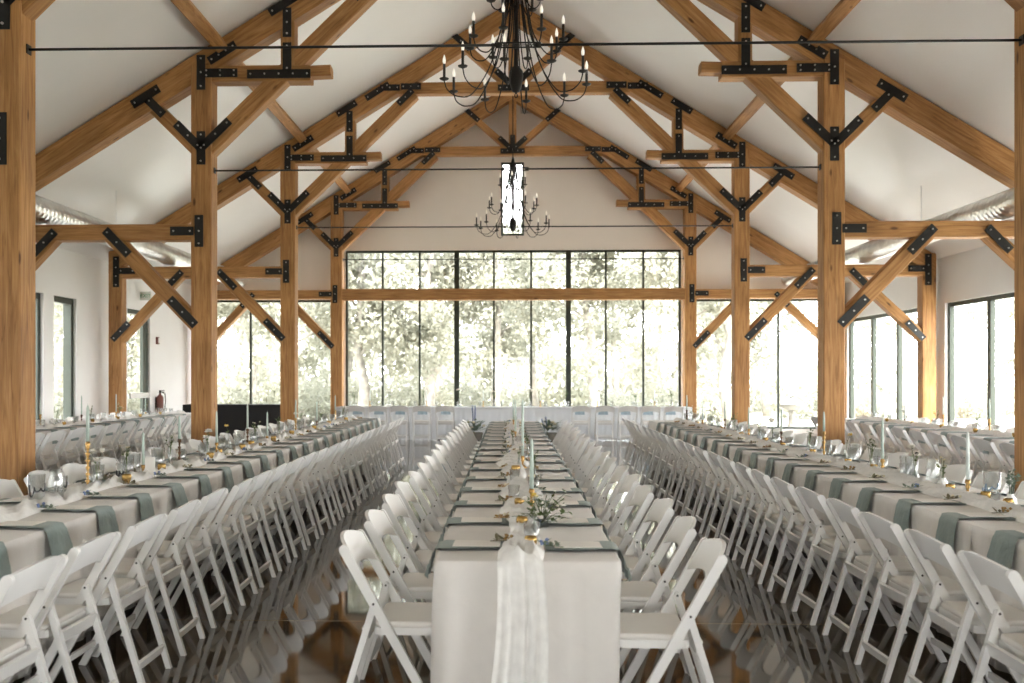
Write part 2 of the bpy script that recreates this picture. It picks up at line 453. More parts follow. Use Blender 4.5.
def window(n, axis, pos, a0, a1, z0, z1, vcuts, hcuts=(), thick=(), fw=.055, depth=.09):
    """frame > mullions, pane; a window in a wall along an axis at pos"""
    root = bpy.data.objects.new(f'window_{n}', None); COL.objects.link(root); struct(root)
    def bx(b, u0, u1, lo, hi, d0, d1):
        if axis == 'y': b.box(min(pos+d0, pos+d1), max(pos+d0, pos+d1), u0, u1, lo, hi)
        else: b.box(u0, u1, min(pos+d0, pos+d1), max(pos+d0, pos+d1), lo, hi)
    sgn = 1 if (axis == 'x' and pos > 0) or (axis == 'y' and pos > 0) else -1
    d = sgn*depth
    b = MB(); bx(b, a0, a0+fw, z0, z1, 0, d); bx(b, a1-fw, a1, z0, z1, 0, d)
    bx(b, a0+fw, a1-fw, z0, z0+fw, 0, d); bx(b, a0+fw, a1-fw, z1-fw, z1, 0, d)
    b.build('window_frame', M['frame'], root)
    for c in vcuts:
        w = .13 if c in thick else .05
        b = MB(); bx(b, c-w/2, c+w/2, z0+fw, z1-fw, .004*sgn, d*.95); b.build('mullion', M['frame'], root)
    for (c, w) in hcuts:
        b = MB(); bx(b, a0+fw, a1-fw, c-w/2, c+w/2, .008*sgn, d*.9); b.build('transom', M['frame'], root)
    b = MB(); q = d*.5
    if axis == 'y': b.poly([(pos+q, a0+fw, z0+fw), (pos+q, a1-fw, z0+fw), (pos+q, a1-fw, z1-fw), (pos+q, a0+fw, z1-fw)])
    else: b.poly([(a0+fw, pos+q, z0+fw), (a1-fw, pos+q, z0+fw), (a1-fw, pos+q, z1-fw), (a0+fw, pos+q, z1-fw)])
    b.build('window_glass', M['glass'], root)
    # light portal: guides daylight sampling through this opening (emits nothing)
    L = bpy.data.lights.new(f'portal', 'AREA'); L.shape = 'RECTANGLE'
    L.size = a1-a0; L.size_y = z1-z0; L.cycles.is_portal = True
    o = bpy.data.objects.new('daylight_portal', L); COL.objects.link(o)
    if axis == 'y':
        o.location = (pos+sgn*.3, (a0+a1)/2, (z0+z1)/2); o.rotation_euler = (R(90), 0, R(90) if sgn > 0 else R(-90))
    else:
        o.location = ((a0+a1)/2, pos+sgn*.3, (z0+z1)/2); o.rotation_euler = (R(90), 0, R(180) if sgn > 0 else 0)
        if sgn > 0: o.rotation_euler = (R(-90), 0, 0)
        else: o.rotation_euler = (R(90), 0, 0)
    return root
wn = 1
cw = (BC[1]-BC[0])/9
window(wn, 'x', YB+.03, *BC[:2], BC[2], BC[3], [BC[0]+cw*k for k in range(1, 9)], [(3.52, .06)], [BC[0]+cw*3, BC[0]+cw*6]); wn += 1
for bb in (BL, BR):
    cs = [-5.78, -6.9] if bb[0] < 0 else [5.78, 6.9]
    window(wn, 'x', YB+.03, bb[0], bb[1], bb[2], bb[3], cs); wn += 1
window(wn, 'x', YB+.03, SLOT[0], SLOT[1], SLOT[2], SLOT[3], []); wn += 1
for (a, c) in RWIN:
    st = (c-a)/3
    window(wn, 'y', WR+.06, a, c, .12, ZT-.05, [a+st, a+2*st], (), (a+st, a+2*st), fw=.08); wn += 1
for (a, c) in LWIN:
    window(wn, 'y', WL-.06, a, c, .25, ZT, [], fw=.11, depth=.15); wn += 1
for (x0, x1, z1) in ((-1.2, 1.2, 2.6),):
    window(wn, 'x', YF-.03, x0, x1, .0, z1, [0]); wn += 1
# glazed side door on the left wall
d = bpy.data.objects.new('door_1', None); COL.objects.link(d); struct(d)
x = WL-.05; b = MB(); b.box(x-.07, x, LDOOR[0], LDOOR[0]+.12, 0, ZT); b.box(x-.07, x, LDOOR[1]-.3, LDOOR[1], 0, ZT)
b.box(x-.07, x, LDOOR[0]+.12, LDOOR[1]-.3, ZT-.1, ZT); b.box(x-.07, x, LDOOR[0]+.12, LDOOR[1]-.3, 0, .25)
b.build('door_frame', M['frame'], d)
b = MB(); b.poly([(x-.03, LDOOR[0]+.12, .25), (x-.03, LDOOR[1]-.3, .25), (x-.03, LDOOR[1]-.3, ZT-.1), (x-.03, LDOOR[0]+.12, ZT-.1)])
b.build('door_glass', M['glass'], d)
b = MB(); b.box(x+.02, x+.07, LDOOR[0]+.15, LDOOR[1]-.08, 1.0, 1.12); b.box(x, x+.02, LDOOR[0]+.2, LDOOR[0]+.3, 1.02, 1.1); b.box(x, x+.02, LDOOR[1]-.2, LDOOR[1]-.12, 1.02, 1.1)
b.build('push_bar', M['white'], d)
# baseboards
b = MB(); b.box(WL, WL+.015, YF, 16.3, 0, .12); b.box(WL, WL+.015, 22.85, YB, 0, .12); b.box(WL, WL+.015, 18.9, 21.4, 0, .12)
struct(b.build('baseboard_left', M['wall']))
b = MB(); b.box(WR-.015, WR, YF, YB, 0, .11); struct(b.build('baseboard_right', M['wall']))

# ------------------------------------------------------------------ timber frames
def strip(b, c, ang, L, w=.125, y=-.155, t=.012, nb=3, dbl=False):
    """a flat steel strap centred at c=(x,z) on the plane y, turned by ang in the XZ plane, with bolt heads (material 1)"""
    ax = Vector((math.cos(ang), 0, math.sin(ang))); az = Vector((-math.sin(ang), 0, math.cos(ang))); ay = Vector((0, 1, 0))
    for sg in (1,):
        yy = sg*y
        b.obox((c[0], yy, c[1]), ax, ay, az, L, t, w, 0)
        for k in range(nb):
            u = (k-(nb-1)/2)*(L-.1)/max(nb-1, 1)
            for vv in ((-.035, .035) if dbl else (0,)):
                p = Vector((c[0], yy+sg*(-.012 if y < 0 else .012), c[1]))+ax*u+az*vv
                hx = [p+ax*(.013*math.cos(q*math.pi/3))+az*(.013*math.sin(q*math.pi/3)) for q in range(6)]
                b.extrude(hx, ((0, -.008, 0), (0, .008, 0)), 1)
def build_frame(name, y, label, nave_beam=False, seed=0):
    root = thing(name, (0, y, 0), label, 'roof truss', 'timber roof frames down the hall')
    W = M['wood']; SM = [M['steel'], M['bolt']]; sd = [seed]
    def tim(nm, p0, p1, w, d, bev=.012):
        sd[0] += 1
        b = MB(); b.beam((p0[0], 0, p0[1]), (p1[0], 0, p1[1]), w, d, bev, 0, sd[0]); b.build(nm, W, root)
    sa = math.atan(SL); vt = .35/math.cos(sa)
    for s in (-1, 1):
        WW = -WL if s < 0 else WR
        a = lambda x: s*x
        XO = XOS[s]
        def an(t): return t if s > 0 else math.pi-t
        # rafter, cut plumb at the ridge and the wall
        sd[0] += 1
        r = random.Random(sd[0]); ou, ov = r.random()*30, r.random()*30; b = MB()
        WE = XO+.13; pr = [(0, ZR), (s*WE, top(WE)), (s*WE, top(WE)-vt), (0, ZR-vt)]
        L = WW/math.cos(sa); i = 0
        for yy in (-.14, .14):
            for (x, z) in pr: b.v.append((x, yy, z))
        for f, uv in [((0, 1, 2, 3), [(ou, ov), (ou+L, ov), (ou+L, ov+.35), (ou, ov+.35)]), ((7, 6, 5, 4), [(ou, ov+5.35), (ou+L, ov+5.35), (ou+L, ov+5), (ou, ov+5)]),
                      ((3, 2, 6, 7), [(ou, ov+8), (ou+L, ov+8), (ou+L, ov+8.28), (ou, ov+8.28)]), ((0, 4, 5, 1), [(ou, ov+2), (ou, ov+2.28), (ou+L, ov+2.28), (ou+L, ov+2)]),
                      ((1, 5, 6, 2), [(0, 0), (.28, 0), (.28, .35), (0, .35)])]:
            b.f.append(f); b.mi.append(0); b.uv.append(uv); b.sm.append(False)
        b.build('rafter', W, root)
        tim('inner_post', (a(XP), 0), (a(XP), 6.0), .30, .30)
        tim('outer_post', (a(XO), 0), (a(XO), top(XO)-.03), .27, .27)
        tim('strut', (a(4.50), 4.77), (a(2.0), 7.18), .25, .225)
        tim('hammer_post', (a(3.28), 5.80), (a(3.28), 6.75), .20, .25)
        tim('rafter_brace', (a(4.62), 4.80), (a(5.45), 5.62), .20, .20)
        tim('king_brace', (a(.06), 7.30), (a(1.12), 8.24), .16, .20)
        tim('aisle_beam', (a(XP), 3.59), (a(XO+.125), 3.59), .23, .26)
        tim('aisle_brace', (a(4.60), 2.22), (a(5.90), 3.56), .21, .21)
        tim('aisle_brace', (a(XO-.05), 2.22), (a(6.72), 3.56), .19, .21)
        # hammer beam with a shaped inner end
        sd[0] += 1; b = MB(); b.beam((a(XP), 0, 5.88), (a(2.95), 0, 5.88), .23, .26, .01, 0, sd[0])
        b.beam((a(2.96), 0, 5.915), (a(2.66), 0, 5.925), .155, .25, .03, 0, sd[0]); b.build('hammer_beam', W, root)
        def plate(*sts):
            b = MB()
            for st in sts:
                (cx, cz), ang, L = st[:3]; kw = st[3] if len(st) > 3 else {}
                strip(b, (a(cx), cz), an(ang), L, **kw)
            b.build('steel_plate', SM, root)
        d45 = R(45); t44 = math.atan2(2.41, -2.50)          # strut direction (up and inwards)
        plate(((XP, 4.80), R(90), .48), ((XP-.21, 5.00), t44, .56, dict(nb=3)), ((XP+.19, 4.98), d45, .50, dict(nb=3)))
        plate(((XP, 5.89), R(90), .50), ((XP-.28, 5.88), 0, .50, dict(nb=3, dbl=True)))
        plate(((3.40, 5.86), 0, .92, dict(nb=5)), ((3.28, 6.10), R(90), .42, dict(nb=2)))
        plate(((3.28, 6.60), R(90), .42, dict(nb=3)), ((3.34, 6.86), -sa, .46, dict(nb=2)))
        plate(((5.20, 5.40), d45, .34, dict(nb=2)), ((5.34, 5.55), -sa, .46, dict(nb=2)))
        plate(((2.47, 7.27), 0, .40, dict(nb=3)), ((2.72, 7.20), -sa, .55, dict(nb=3)))
        plate(((2.05, 7.29), 0, .40, dict(nb=3)), ((2.16, 7.08), math.atan2(-.96, 1), .40, dict(nb=3)))
        plate(((1.05, 8.19), d45*.92, .50, dict(nb=3)))
        plate(((XP+.03, 3.60), R(90), .46), ((XP+.28, 3.60), 0, .34, dict(nb=2)))
        plate(((XO-.03, 3.60), R(90), .62, dict(nb=4)), ((XO-.25, 3.62), 0, .34, dict(nb=2)))
        plate(((5.76, 3.44), d45*1.02, .50)); plate(((4.80, 2.43), d45*1.02, .54))
        plate(((6.83, 3.44), R(180)-d45*1.02, .46)); plate(((7.92, 2.40), R(180)-d45*1.02, .48))
        # bracket where the purlin lands on the rafter
        plate(((4.22, 6.17), -sa, .46, dict(nb=4)))
    tim('collar_beam', (-2.35, 7.27), (2.35, 7.27), .23, .22)
    tim('king_post', (0, 7.2), (0, 8.72), .20, .24)
    b = MB(); strip(b, (0, 7.25), 0, .62, nb=5); strip(b, (0, 7.45), R(90), .42, nb=2)
    strip(b, (-.20, 7.46), R(137), .40, nb=2); strip(b, (.20, 7.46), R(43), .40, nb=2); b.build('steel_plate', SM, root)
    if nave_beam:
        tim('nave_beam', (-XP+.1, 3.59), (XP-.1, 3.59), .29, .26)
    return root
build_frame('timber_frame', FY[0], 'nearest timber roof frame, its thick posts at both picture edges', seed=100)
build_frame('timber_frame', FY[1], 'second timber roof frame from the front, black bolted plates, large central posts', seed=200)
build_frame('timber_frame', FY[2], 'third timber roof frame from the front, its collar behind the big chandelier', seed=300)
build_frame('timber_frame', FY[3], 'farthest timber roof frame, with a long beam across the back windows', True, seed=400)

# purlins between frames
ends = [YF]+FY
sa = math.atan(SL)
for k in range(4):
    for s in (-1, 1):
        y0 = ends[k]+(.14 if k else 0); y1 = ends[k+1]-.14
        n = Vector((s*math.sin(sa), 0, math.cos(sa)))
        x = s*4.30; c = Vector((x, 0, top(x)))-n*.09
        b = MB(); b.beam((c.x, y0, c.z), (c.x, y1, c.z), .17, .18, .012, 0, 500+k*2+s, nrm=tuple(n))
        o = b.build('purlin', M['wood'])
        tag(o, f'{"left" if s < 0 else "right"} timber purlin running back to the {["nearest", "second", "third", "farthest"][k]} roof frame', 'roof beam', 'purlins under the sloped ceiling')

# tie rods
for k, y in enumerate(FY):
    t = thing('tie_rod', (0, y, 4.43 if k == 0 else 4.50), f'thin black steel tie rod across the {["nearest", "second", "third", "farthest"][k]} timber frame', 'tie rod', 'black tie rods')
    b = MB()
    b.tube([(-XP+.15, 0, 0), (-.17, 0, 0)], .0125, 8); b.tube([(.17, 0, 0), (XP-.15, 0, 0)], .0125, 8)
    b.tube([(-.17, 0, 0), (.17, 0, 0)], .005, 6)
    b.build('rod', M['steel'], t)
    b = MB(); b.tube([(-.17, 0, .02), (.17, 0, .02)], .008, 6); b.tube([(-.17, 0, -.02), (.17, 0, -.02)], .008, 6)
    for s in (-1, 1): b.tube([(s*.15, 0, 0), (s*.20, 0, 0)], .028, 8)
    b.build('turnbuckle', M['steel'], t)
    for s in (-1, 1):
        b = MB(); b.box(min(s*(XP-.15), s*(XP-.162)), max(s*(XP-.15), s*(XP-.162)), -.04, .04, -.04, .04); b.build('anchor_plate', M['steel'], t)

# ducts
for s, lab in ((-1, 'left'), (1, 'right')):
    t = thing('air_duct', (s*6.95, 0, 3.93), f'round galvanized spiral duct hung above the {lab} aisle beams', 'duct', 'round ceiling ducts')
    b = MB(); n = 20; ys = []; y = 5.0
    while y < 25.2:
        ys += [(y, .188), (y+.035, .188), (y+.05, .194), (y+.07, .188)]; y += .13
    i0 = len(b.v)
    for (yy, r) in ys:
        for j in range(n):
            q = 2*math.pi*j/n
            b.v.append((r*math.cos(q), yy, r*math.sin(q)+.0))
    for k in range(len(ys)-1):
        for j in range(n):
            j2 = (j+1) % n
            b.f.append((i0+k*n+j, i0+(k+1)*n+j, i0+(k+1)*n+j2, i0+k*n+j2)); b.mi.append(0); b.uv.append(None); b.sm.append(True)
    b.f.append(tuple(range(n))); b.mi.append(0); b.uv.append(None); b.sm.append(False)
    b.f.append(tuple(i0+(len(ys)-1)*n+j for j in range(n-1, -1, -1))); b.mi.append(0); b.uv.append(None); b.sm.append(False)
    b.build('duct_pipe', M['duct'], t)
    for y in (7, 10, 12.6, 17.2, 22.5):
        b = MB(); b.tube([(.2*math.cos(q), y, .2*math.sin(q)) for q in [i*math.pi/10 for i in range(21)]], .012, 6)
        b.tube([(0, y, .2), (0, y, top(6.95)-3.93+.02)], .008, 5); b.build('hanger_strap', M['duct'], t)

# chandeliers
def chandelier(y, label):
    t = thing('chandelier', (0, y, 0), label, 'chandelier', 'black candle chandeliers')
    b = MB(); b.tube([(0, 0, 6.5), (0, 0, ZR+.02)], .012, 6)
    b.build('suspension_chain', M['canvas'], t)
    b = MB(); b.lathe([(0, 4.80), (.045, 4.82), (.07, 4.9), (.085, 5.0), (.078, 5.06), (.03, 5.12), (.022, 5.3), (.045, 5.36), (.022, 5.44), (.018, 5.75), (.036, 5.82),
                       (.018, 5.9), (.018, 6.2), (.07, 6.26), (.08, 6.32), (.04, 6.4), (.015, 6.52), (0, 6.52)], n=14)
    b.tube([(.016*math.cos(q), 0, 4.775+.026*math.sin(q)) for q in [i*math.pi/6 for i in range(13)]], .006, 6)
    b.build('central_column', M['canvas'], t)
    def arm(a, Rr, zp, ztop, dip):
        c, s = math.cos(a), math.sin(a)
        P = []
        # long rod from the crown down and out, then a low U up to the candle plate
        ctrl = [(.06, ztop), (.12, ztop-.35*(ztop-zp)), (Rr*.34, zp+.16*(ztop-zp)), (Rr*.60, zp-dip*.75), (Rr*.80, zp-dip), (Rr*.95, zp-dip*.65), (Rr, zp-.02)]
        n = len(ctrl)
        for k in range(n-1):
            p0 = ctrl[max(k-1, 0)]; p1 = ctrl[k]; p2 = ctrl[k+1]; p3 = ctrl[min(k+2, n-1)]
            for q in range(5):
                u = q/5
                f = lambda i: .5*((2*p1[i])+(-p0[i]+p2[i])*u+(2*p0[i]-5*p1[i]+4*p2[i]-p3[i])*u*u+(-p0[i]+3*p1[i]-3*p2[i]+p3[i])*u**3)
                P.append((f(0), f(1)))
        P.append(ctrl[-1])
        b = MB(); b.tube([(r*c, r*s, z) for r, z in P], .0075, 6); am = b.build('arm', M['canvas'], t)
        x, yy = Rr*c, Rr*s
        b = MB(); b.lathe([(0, -.03), (.012, -.025), (.05, -.008), (.056, .004), (.02, .006), (.016, .012), (.016, .02)], (x, yy, zp), 12)
        b.tube([(x, yy, zp+.01), (x, yy, zp+.17)], .0155, 8)
        b.build('candle_holder', M['candle_tube'], am)
        b = MB(); b.lathe([(0, .17), (.013, .175), (.019, .20), (.017, .23), (.008, .262), (.001, .28)], (x, yy, zp), 10); b.build('flame_bulb', M['bulb'], am)
    for k in range(10): arm(R(9+36*k), .84, 4.94, 6.32, .20)
    for k in range(8): arm(R(30+45*k), .56, 5.38, 6.34, .16)
    for k in range(5): arm(R(50+72*k), .30, 5.86, 6.36, .10)
chandelier(11.6, 'large black iron candle chandelier hanging nearest the camera, top centre')
chandelier(22.8, 'farther candle chandelier in front of the narrow gable window')

# gable vent, exit sign, fire devices
t = thing('wall_vent', (.36, YB, 8.5), 'small square grey louvre vent high on the gable wall', 'vent')
b = MB(); 
for (x0, x1, z0, z1) in ((-.15, .15, .13, .15), (-.15, .15, -.15, -.13), (-.15, -.13, -.13, .13), (.13, .15, -.13, .13)): b.box(x0, x1, -.02, 0, z0, z1)
b.build('vent_frame', M['vent'], t)
b = MB()
for k in range(7): b.obox((0, -.008, -.11+k*.037), Vector((1, 0, 0)), Vector((0, .8, -.6)), Vector((0, .6, .8)), .26, .02, .004)
b.build('louvre', M['vent'], t)
t = thing('exit_sign', (WL, 22.2, 3.30), 'small pale green exit sign above the glazed side door', 'sign')
b = MB(); b.box(0, .25, -.012, .012, -.10, .10); b.build('sign_panel', M['sign'], t)
tx = bpy.data.curves.new('exit_word', 'FONT'); tx.body = 'EXIT'; tx.size = .115; tx.extrude = .001; tx.align_x = 'CENTER'; tx.align_y = 'CENTER'
tx.materials.append(M['signgreen'])
to = bpy.data.objects.new('lettering_curve', tx); o = bpy.data.objects.new('lettering', bpy.data.meshes.new_from_object(to)); COL.objects.link(o); bpy.data.objects.remove(to); o.parent = t; o.location = (.125, -.014, 0); o.rotation_euler = (R(90), 0, 0)
t = thing('wall_mounted_alarm', (WL, 23.25, 2.33), 'small red fire alarm strobe high on the white left wall', 'alarm')
b = MB(); b.box(0, .045, -.06, .06, -.085, .085); b.build('alarm_body', M['red'], t)
b = MB(); b.box(.045, .065, -.03, .03, -.05, .06); b.build('strobe_lens', M['white'], t)
t = thing('fire_extinguisher', (WL+.1, 23.2, .62), 'dark red fire extinguisher hanging on the left wall by the door', 'fire extinguisher')
b = MB(); b.lathe([(0, 0), (.075, .0), (.08, .03), (.08, .36), (.06, .41), (.025, .44), (.025, .47), (0, .47)], n=14); b.build('cylinder_body', M['red'], t)
b = MB(); b.box(-.02, .1, -.015, .015, .49, .505); b.box(-.02, .1, -.015, .015, .525, .54); b.box(-.02, .02, -.02, .02, .465, .53); b.build('valve_handle', M['steel'], t)
b = MB(); b.tube([(.03, 0, .50), (.10, .04, .46), (.11, .05, .3), (.095, .05, .12)], .011, 6); b.build('hose', M['steel'], t)
b = MB(); b.box(-.1, -.08, -.05, .05, .1, .38); b.build('wall_bracket', M['steel'], t)

# ------------------------------------------------------------------ folding chair
def chair_parts():
    parts = []
    top_y, top_z, bot_y = -.225, .795, .205
    d = Vector((0, bot_y-top_y, -top_z)).normalized(); nn = Vector((0, -d.z, d.y))      # along the rail, across it
    def stadium(p0, p1, w, n=6):
        t = (p1-p0).normalized(); q = Vector((0, -t.z, t.y)); out = []
        for k in range(n+1):
            a = math.pi*k/n
            out.append(p0-t*(math.sin(a)*w/2)+q*(math.cos(a)*w/2))
        out += [p1-q*(w/2), p1+q*(w/2)]
        return out
    def cutfloor(prof):
        return [(p.x, p.y, max(p.z, 0)) for p in prof]
    for s in (-1, 1):
        x = s*.208
        b = MB(); p1 = Vector((0, bot_y, 0))+Vector((0, .0, -.005))
        b.extrude(cutfloor(stadium(Vector((0, top_y, top_z-.02)), p1, .042)), ((x-.0115, 0, 0), (x+.0115, 0, 0)))
        parts.append(('front_leg', b, 'chair'))
        x = s*.176; b = MB()
        b.extrude(cutfloor(stadium(Vector((0, -.098, .545)), Vector((0, -.265, -.005)), .029)), ((x-.013, 0, 0), (x+.013, 0, 0)))
        parts.append(('rear_leg', b, 'chair'))
        b = MB(); b.tube([(s*.162, -.098, .545), (s*.2215, -.098, .545)], .0055, 8)
        parts.append(('pivot_bolt', b, 'steel'))
    yr = lambda z: top_y+(top_z-z)*(bot_y-top_y)/top_z
    def back(u, v, off):
        q = 2*u-1; zt = .788+.030*(1-q*q); zb = .655+.034*(1-q*q)
        z = zt+(zb-zt)*v
        return Vector((q*.197, yr(z)-.028*(1-q*q)+off, z))
    b = MB(); nu, nv = 12, 4
    b.grid(lambda u, v: back(u, v, -.008), nu, nv); b.grid(lambda u, v: back(1-u, v, .008), nu, nv)
    for v in (0, 1):
        for k in range(nu):
            a0, a1 = k/nu, (k+1)/nu
            pts = [back(a0, v, -.008), back(a0, v, .008), back(a1, v, .008), back(a1, v, -.008)]
            b.poly(pts if v == 0 else pts[::-1], smooth=False)
    parts.append(('backrest', b, 'chair'))
    def slab(b, x, y0, y1, z0, z1, r, inset=0, dome=0):
        pts = []
        for (cx, cy, a0) in ((x-r, y1-r, 0), (-x+r, y1-r, 90), (-x+r, y0+r, 180), (x-r, y0+r, 270)):
            for k in range(4):
                a = R(a0+30*k); pts.append((cx+r*math.cos(a), cy+r*math.sin(a)))
        cy = (y0+y1)/2; rings = [(z0, 1), (z1-(z1-z0)*.35, 1)]
        if inset: rings += [(z1-(z1-z0)*.1, 1-inset*.35), (z1, 1-inset)]
        else: rings[-1] = (z1, 1)
        i = len(b.v); n = len(pts)
        for (z, sc_) in rings:
            for (px, py) in pts: b.v.append((px*sc_, cy+(py-cy)*sc_, z))
        for k in range(len(rings)-1):
            for j in range(n):
                j2 = (j+1) % n; b.f.append((i+k*n+j, i+k*n+j2, i+(k+1)*n+j2, i+(k+1)*n+j)); b.mi.append(0); b.uv.append(None); b.sm.append(inset > 0)
        b.f.append(tuple(i+j for j in range(n-1, -1, -1))); b.mi.append(0); b.uv.append(None); b.sm.append(False)
        b.f.append(tuple(i+(len(rings)-1)*n+j for j in range(n))); b.mi.append(0); b.uv.append(None); b.sm.append(False)
    b = MB(); slab(b, .193, -.100, .205, .408, .440, .03); parts.append(('seat_frame', b, 'chair'))
    b = MB(); slab(b, .188, -.098, .203, .440, .464, .04, .05); parts.append(('seat_pad', b, 'pad'))
    yl = lambda z: -.098-(.545-z)*(.167/.545)
    for z, h in ((.405, .056), (.105, .045)):
        b = MB(); b.obox((0, yl(z), z), Vector((1, 0, 0)), Vector((0, .956, .293)), Vector((0, -.293, .956)), .328, .016, h)
        parts.append(('cross_rail', b, 'chair'))
    b = MB(); b.box(-.197, .197, yr(.12)-.008, yr(.12)+.008, .105, .135); parts.append(('front_stretcher', b, 'chair'))
    return parts
cp = chair_parts()
chair_near = thing('folding_chair', (0, 0, -50), 'x', 'chair')
for nm, b, mt in cp: b.build(nm, M[mt], chair_near)
record(chair_near)
# far chairs: the same shape in one mesh (too small to show parts)
bf = MB()
for nm, b, mt in cp:
    if nm == 'pivot_bolt': continue
    i = len(bf.v); bf.v += b.v; bf.f += [tuple(a+i for a in f) for f in b.f]; bf.uv += b.uv; bf.sm += b.sm
    bf.mi += [1 if nm == 'seat_pad' else 0]*len(b.f)
chair_far_me = bf.mesh('folding_chair', [M['chair'], M['pad']])
used_near = [False]
def chair(x, y, rz, label, group, jit=1):
    rz += R(rnd.uniform(-2.2, 2.2))*jit; x += rnd.uniform(-.012, .012)*jit; y += rnd.uniform(-.012, .012)*jit
    if y < 12.2:
        if not used_near[0]:
            used_near[0] = True; o = chair_near; o.location = (x, y, 0); o.rotation_euler = (0, 0, rz); o['label'] = label; o['group'] = group
            return o
        return dup(chair_near, (x, y, 0), rz, label, group)
    o = put('folding_chair', chair_far_me, (x, y, 0), rz)
    return tag(o, label, 'chair', group)
FACE_R, FACE_L, FACE_B = R(-90), R(90), 0     # chair faces +x, -x, +y

# ------------------------------------------------------------------ tables and linen
TZ = .76
def fold(t, seed):
    return (math.sin(t*9.3+seed)+.6*math.sin(t*17.1+seed*2.3)+.35*math.sin(t*31.7+seed*.7)+.5*math.sin(t*4.1+seed*1.7))/2.2
def tablecloth(x0, x1, y0, y1, near, far, hem, mat, label, group, seed, amp=.035, flare=.03):
    """linen over a rectangular top: flat top, rounded edge, hanging folded skirt on the sides (and on the ends asked for)"""
    step = .028; paths = []
    def line(p, q, n):
        L = math.dist(p, q); k = max(2, int(L/step))
        return [((p[0]+(q[0]-p[0])*i/k, p[1]+(q[1]-p[1])*i/k), n) for i in range(k+1)]
    def corner(c, a0, a1, r):
        return [((c[0]+r*math.cos(R(a)), c[1]+r*math.sin(R(a))), (math.cos(R(a)), math.sin(R(a)))) for a in [a0+(a1-a0)*i/5 for i in range(1, 5)]]
    r = .03; yn = y0+(r if near else 0); yf = y1-(r if far else 0)
    right = line((x1, yn), (x1, yf), (1, 0)); left = line((x0, yf), (x0, yn), (-1, 0))
    if near and far:
        path = right+corner((x1-r, y1-r), 0, 90, r)+line((x1-r, y1), (x0+r, y1), (0, 1))+corner((x0+r, y1-r), 90, 180, r)+left+corner((x0+r, y0+r), 180, 270, r)+line((x0+r, y0), (x1-r, y0), (0, -1))+corner((x1-r, y0+r), 270, 360, r)
        paths = [(path, True)]
    elif near: paths = [(left+corner((x0+r, y0+r), 180, 270, r)+line((x0+r, y0), (x1-r, y0), (0, -1))+corner((x1-r, y0+r), 270, 360, r)+right, False)]
    elif far: paths = [(right+corner((x1-r, y1-r), 0, 90, r)+line((x1-r, y1), (x0+r, y1), (0, 1))+corner((x0+r, y1-r), 90, 180, r)+left, False)]
    else: paths = [(right, False), (left, False)]
    b = MB(); rows = [0, .012, .03, .09, .2, .35, .5, .62, TZ-hem]
    allpts = []
    for path, closed in paths:
        n = len(path); acc = 0; i0 = len(b.v)
        for k, ((px, py), (nx, ny)) in enumerate(path):
            if k: acc += math.dist(path[k-1][0], (px, py))
            f = fold(acc, seed); cor = 1 if abs(nx*ny) > .01 else 0
            dc = min(math.dist((px, py), c) for c in ((x0, y0), (x1, y0), (x0, y1), (x1, y1)))
            iscorner = ((near and min(math.dist((px, py), (x0, y0)), math.dist((px, py), (x1, y0))) < .25) or (far and min(math.dist((px, py), (x0, y1)), math.dist((px, py), (x1, y1))) < .25))
            cw_ = max(0, 1-dc/.25) if iscorner else 0
            for j, dd in enumerate(rows):
                g = min(1, dd/.5)
                if j == 0: o_ = 0; z = TZ+.006
                elif j == 1: o_ = .006; z = TZ+.002
                else:
                    gp = min(1, dd/.16); o_ = .011+flare*g+amp*g*f*(1 if not cor else .4)+cw_*(.05 if flare > .01 else -.008)*g+.0055*gp*(math.sin(acc*41+seed+2*math.sin(acc*5))+.6*math.sin(acc*67+seed*2))
                    z = TZ-dd-(.02*g*math.sin(acc*3.1+seed) if j == len(rows)-1 else 0)
                b.v.append((px+nx*o_, py+ny*o_, max(z, .012)))
            allpts.append((px, py))
        m = len(rows)
        for k in range(n if closed else n-1):
            k2 = (k+1) % n
            for j in range(m-1):
                b.f.append((i0+k*m+j, i0+k*m+j+1, i0+k2*m+j+1, i0+k2*m+j)); b.mi.append(0); b.uv.append(None); b.sm.append(True)
    b.poly([(px, py, TZ+.006) for (px, py) in allpts])
    o = b.build('tablecloth', mat)
    return tag(o, label, 'tablecloth', group)
def table(x0, x1, y0, y1, label, group):
    t = thing('banquet_table', ((x0+x1)/2, (y0+y1)/2, 0), label, 'table', group)
    hx, hy = (x1-x0)/2-.004, (y1-y0)/2-.006
    b = MB(); b.box(-hx, hx, -hy, hy, TZ-.045, TZ); b.build('tabletop', M['folding'], t)
    if hx < hy: sp = [(-hx+.1, -hy+.35), (hx-.1, -hy+.35), (-hx+.1, hy-.35), (hx-.1, hy-.35)]
    else: sp = [(-hx+.35, -hy+.1), (hx-.35, -hy+.1), (-hx+.35, hy-.1), (hx-.35, hy-.1)]
    for (lx, ly) in sp:
        b = MB(); b.tube([(lx, ly, 0), (lx, ly, TZ-.045)], .014, 8); b.build('leg', M['vent'], t)
    return t

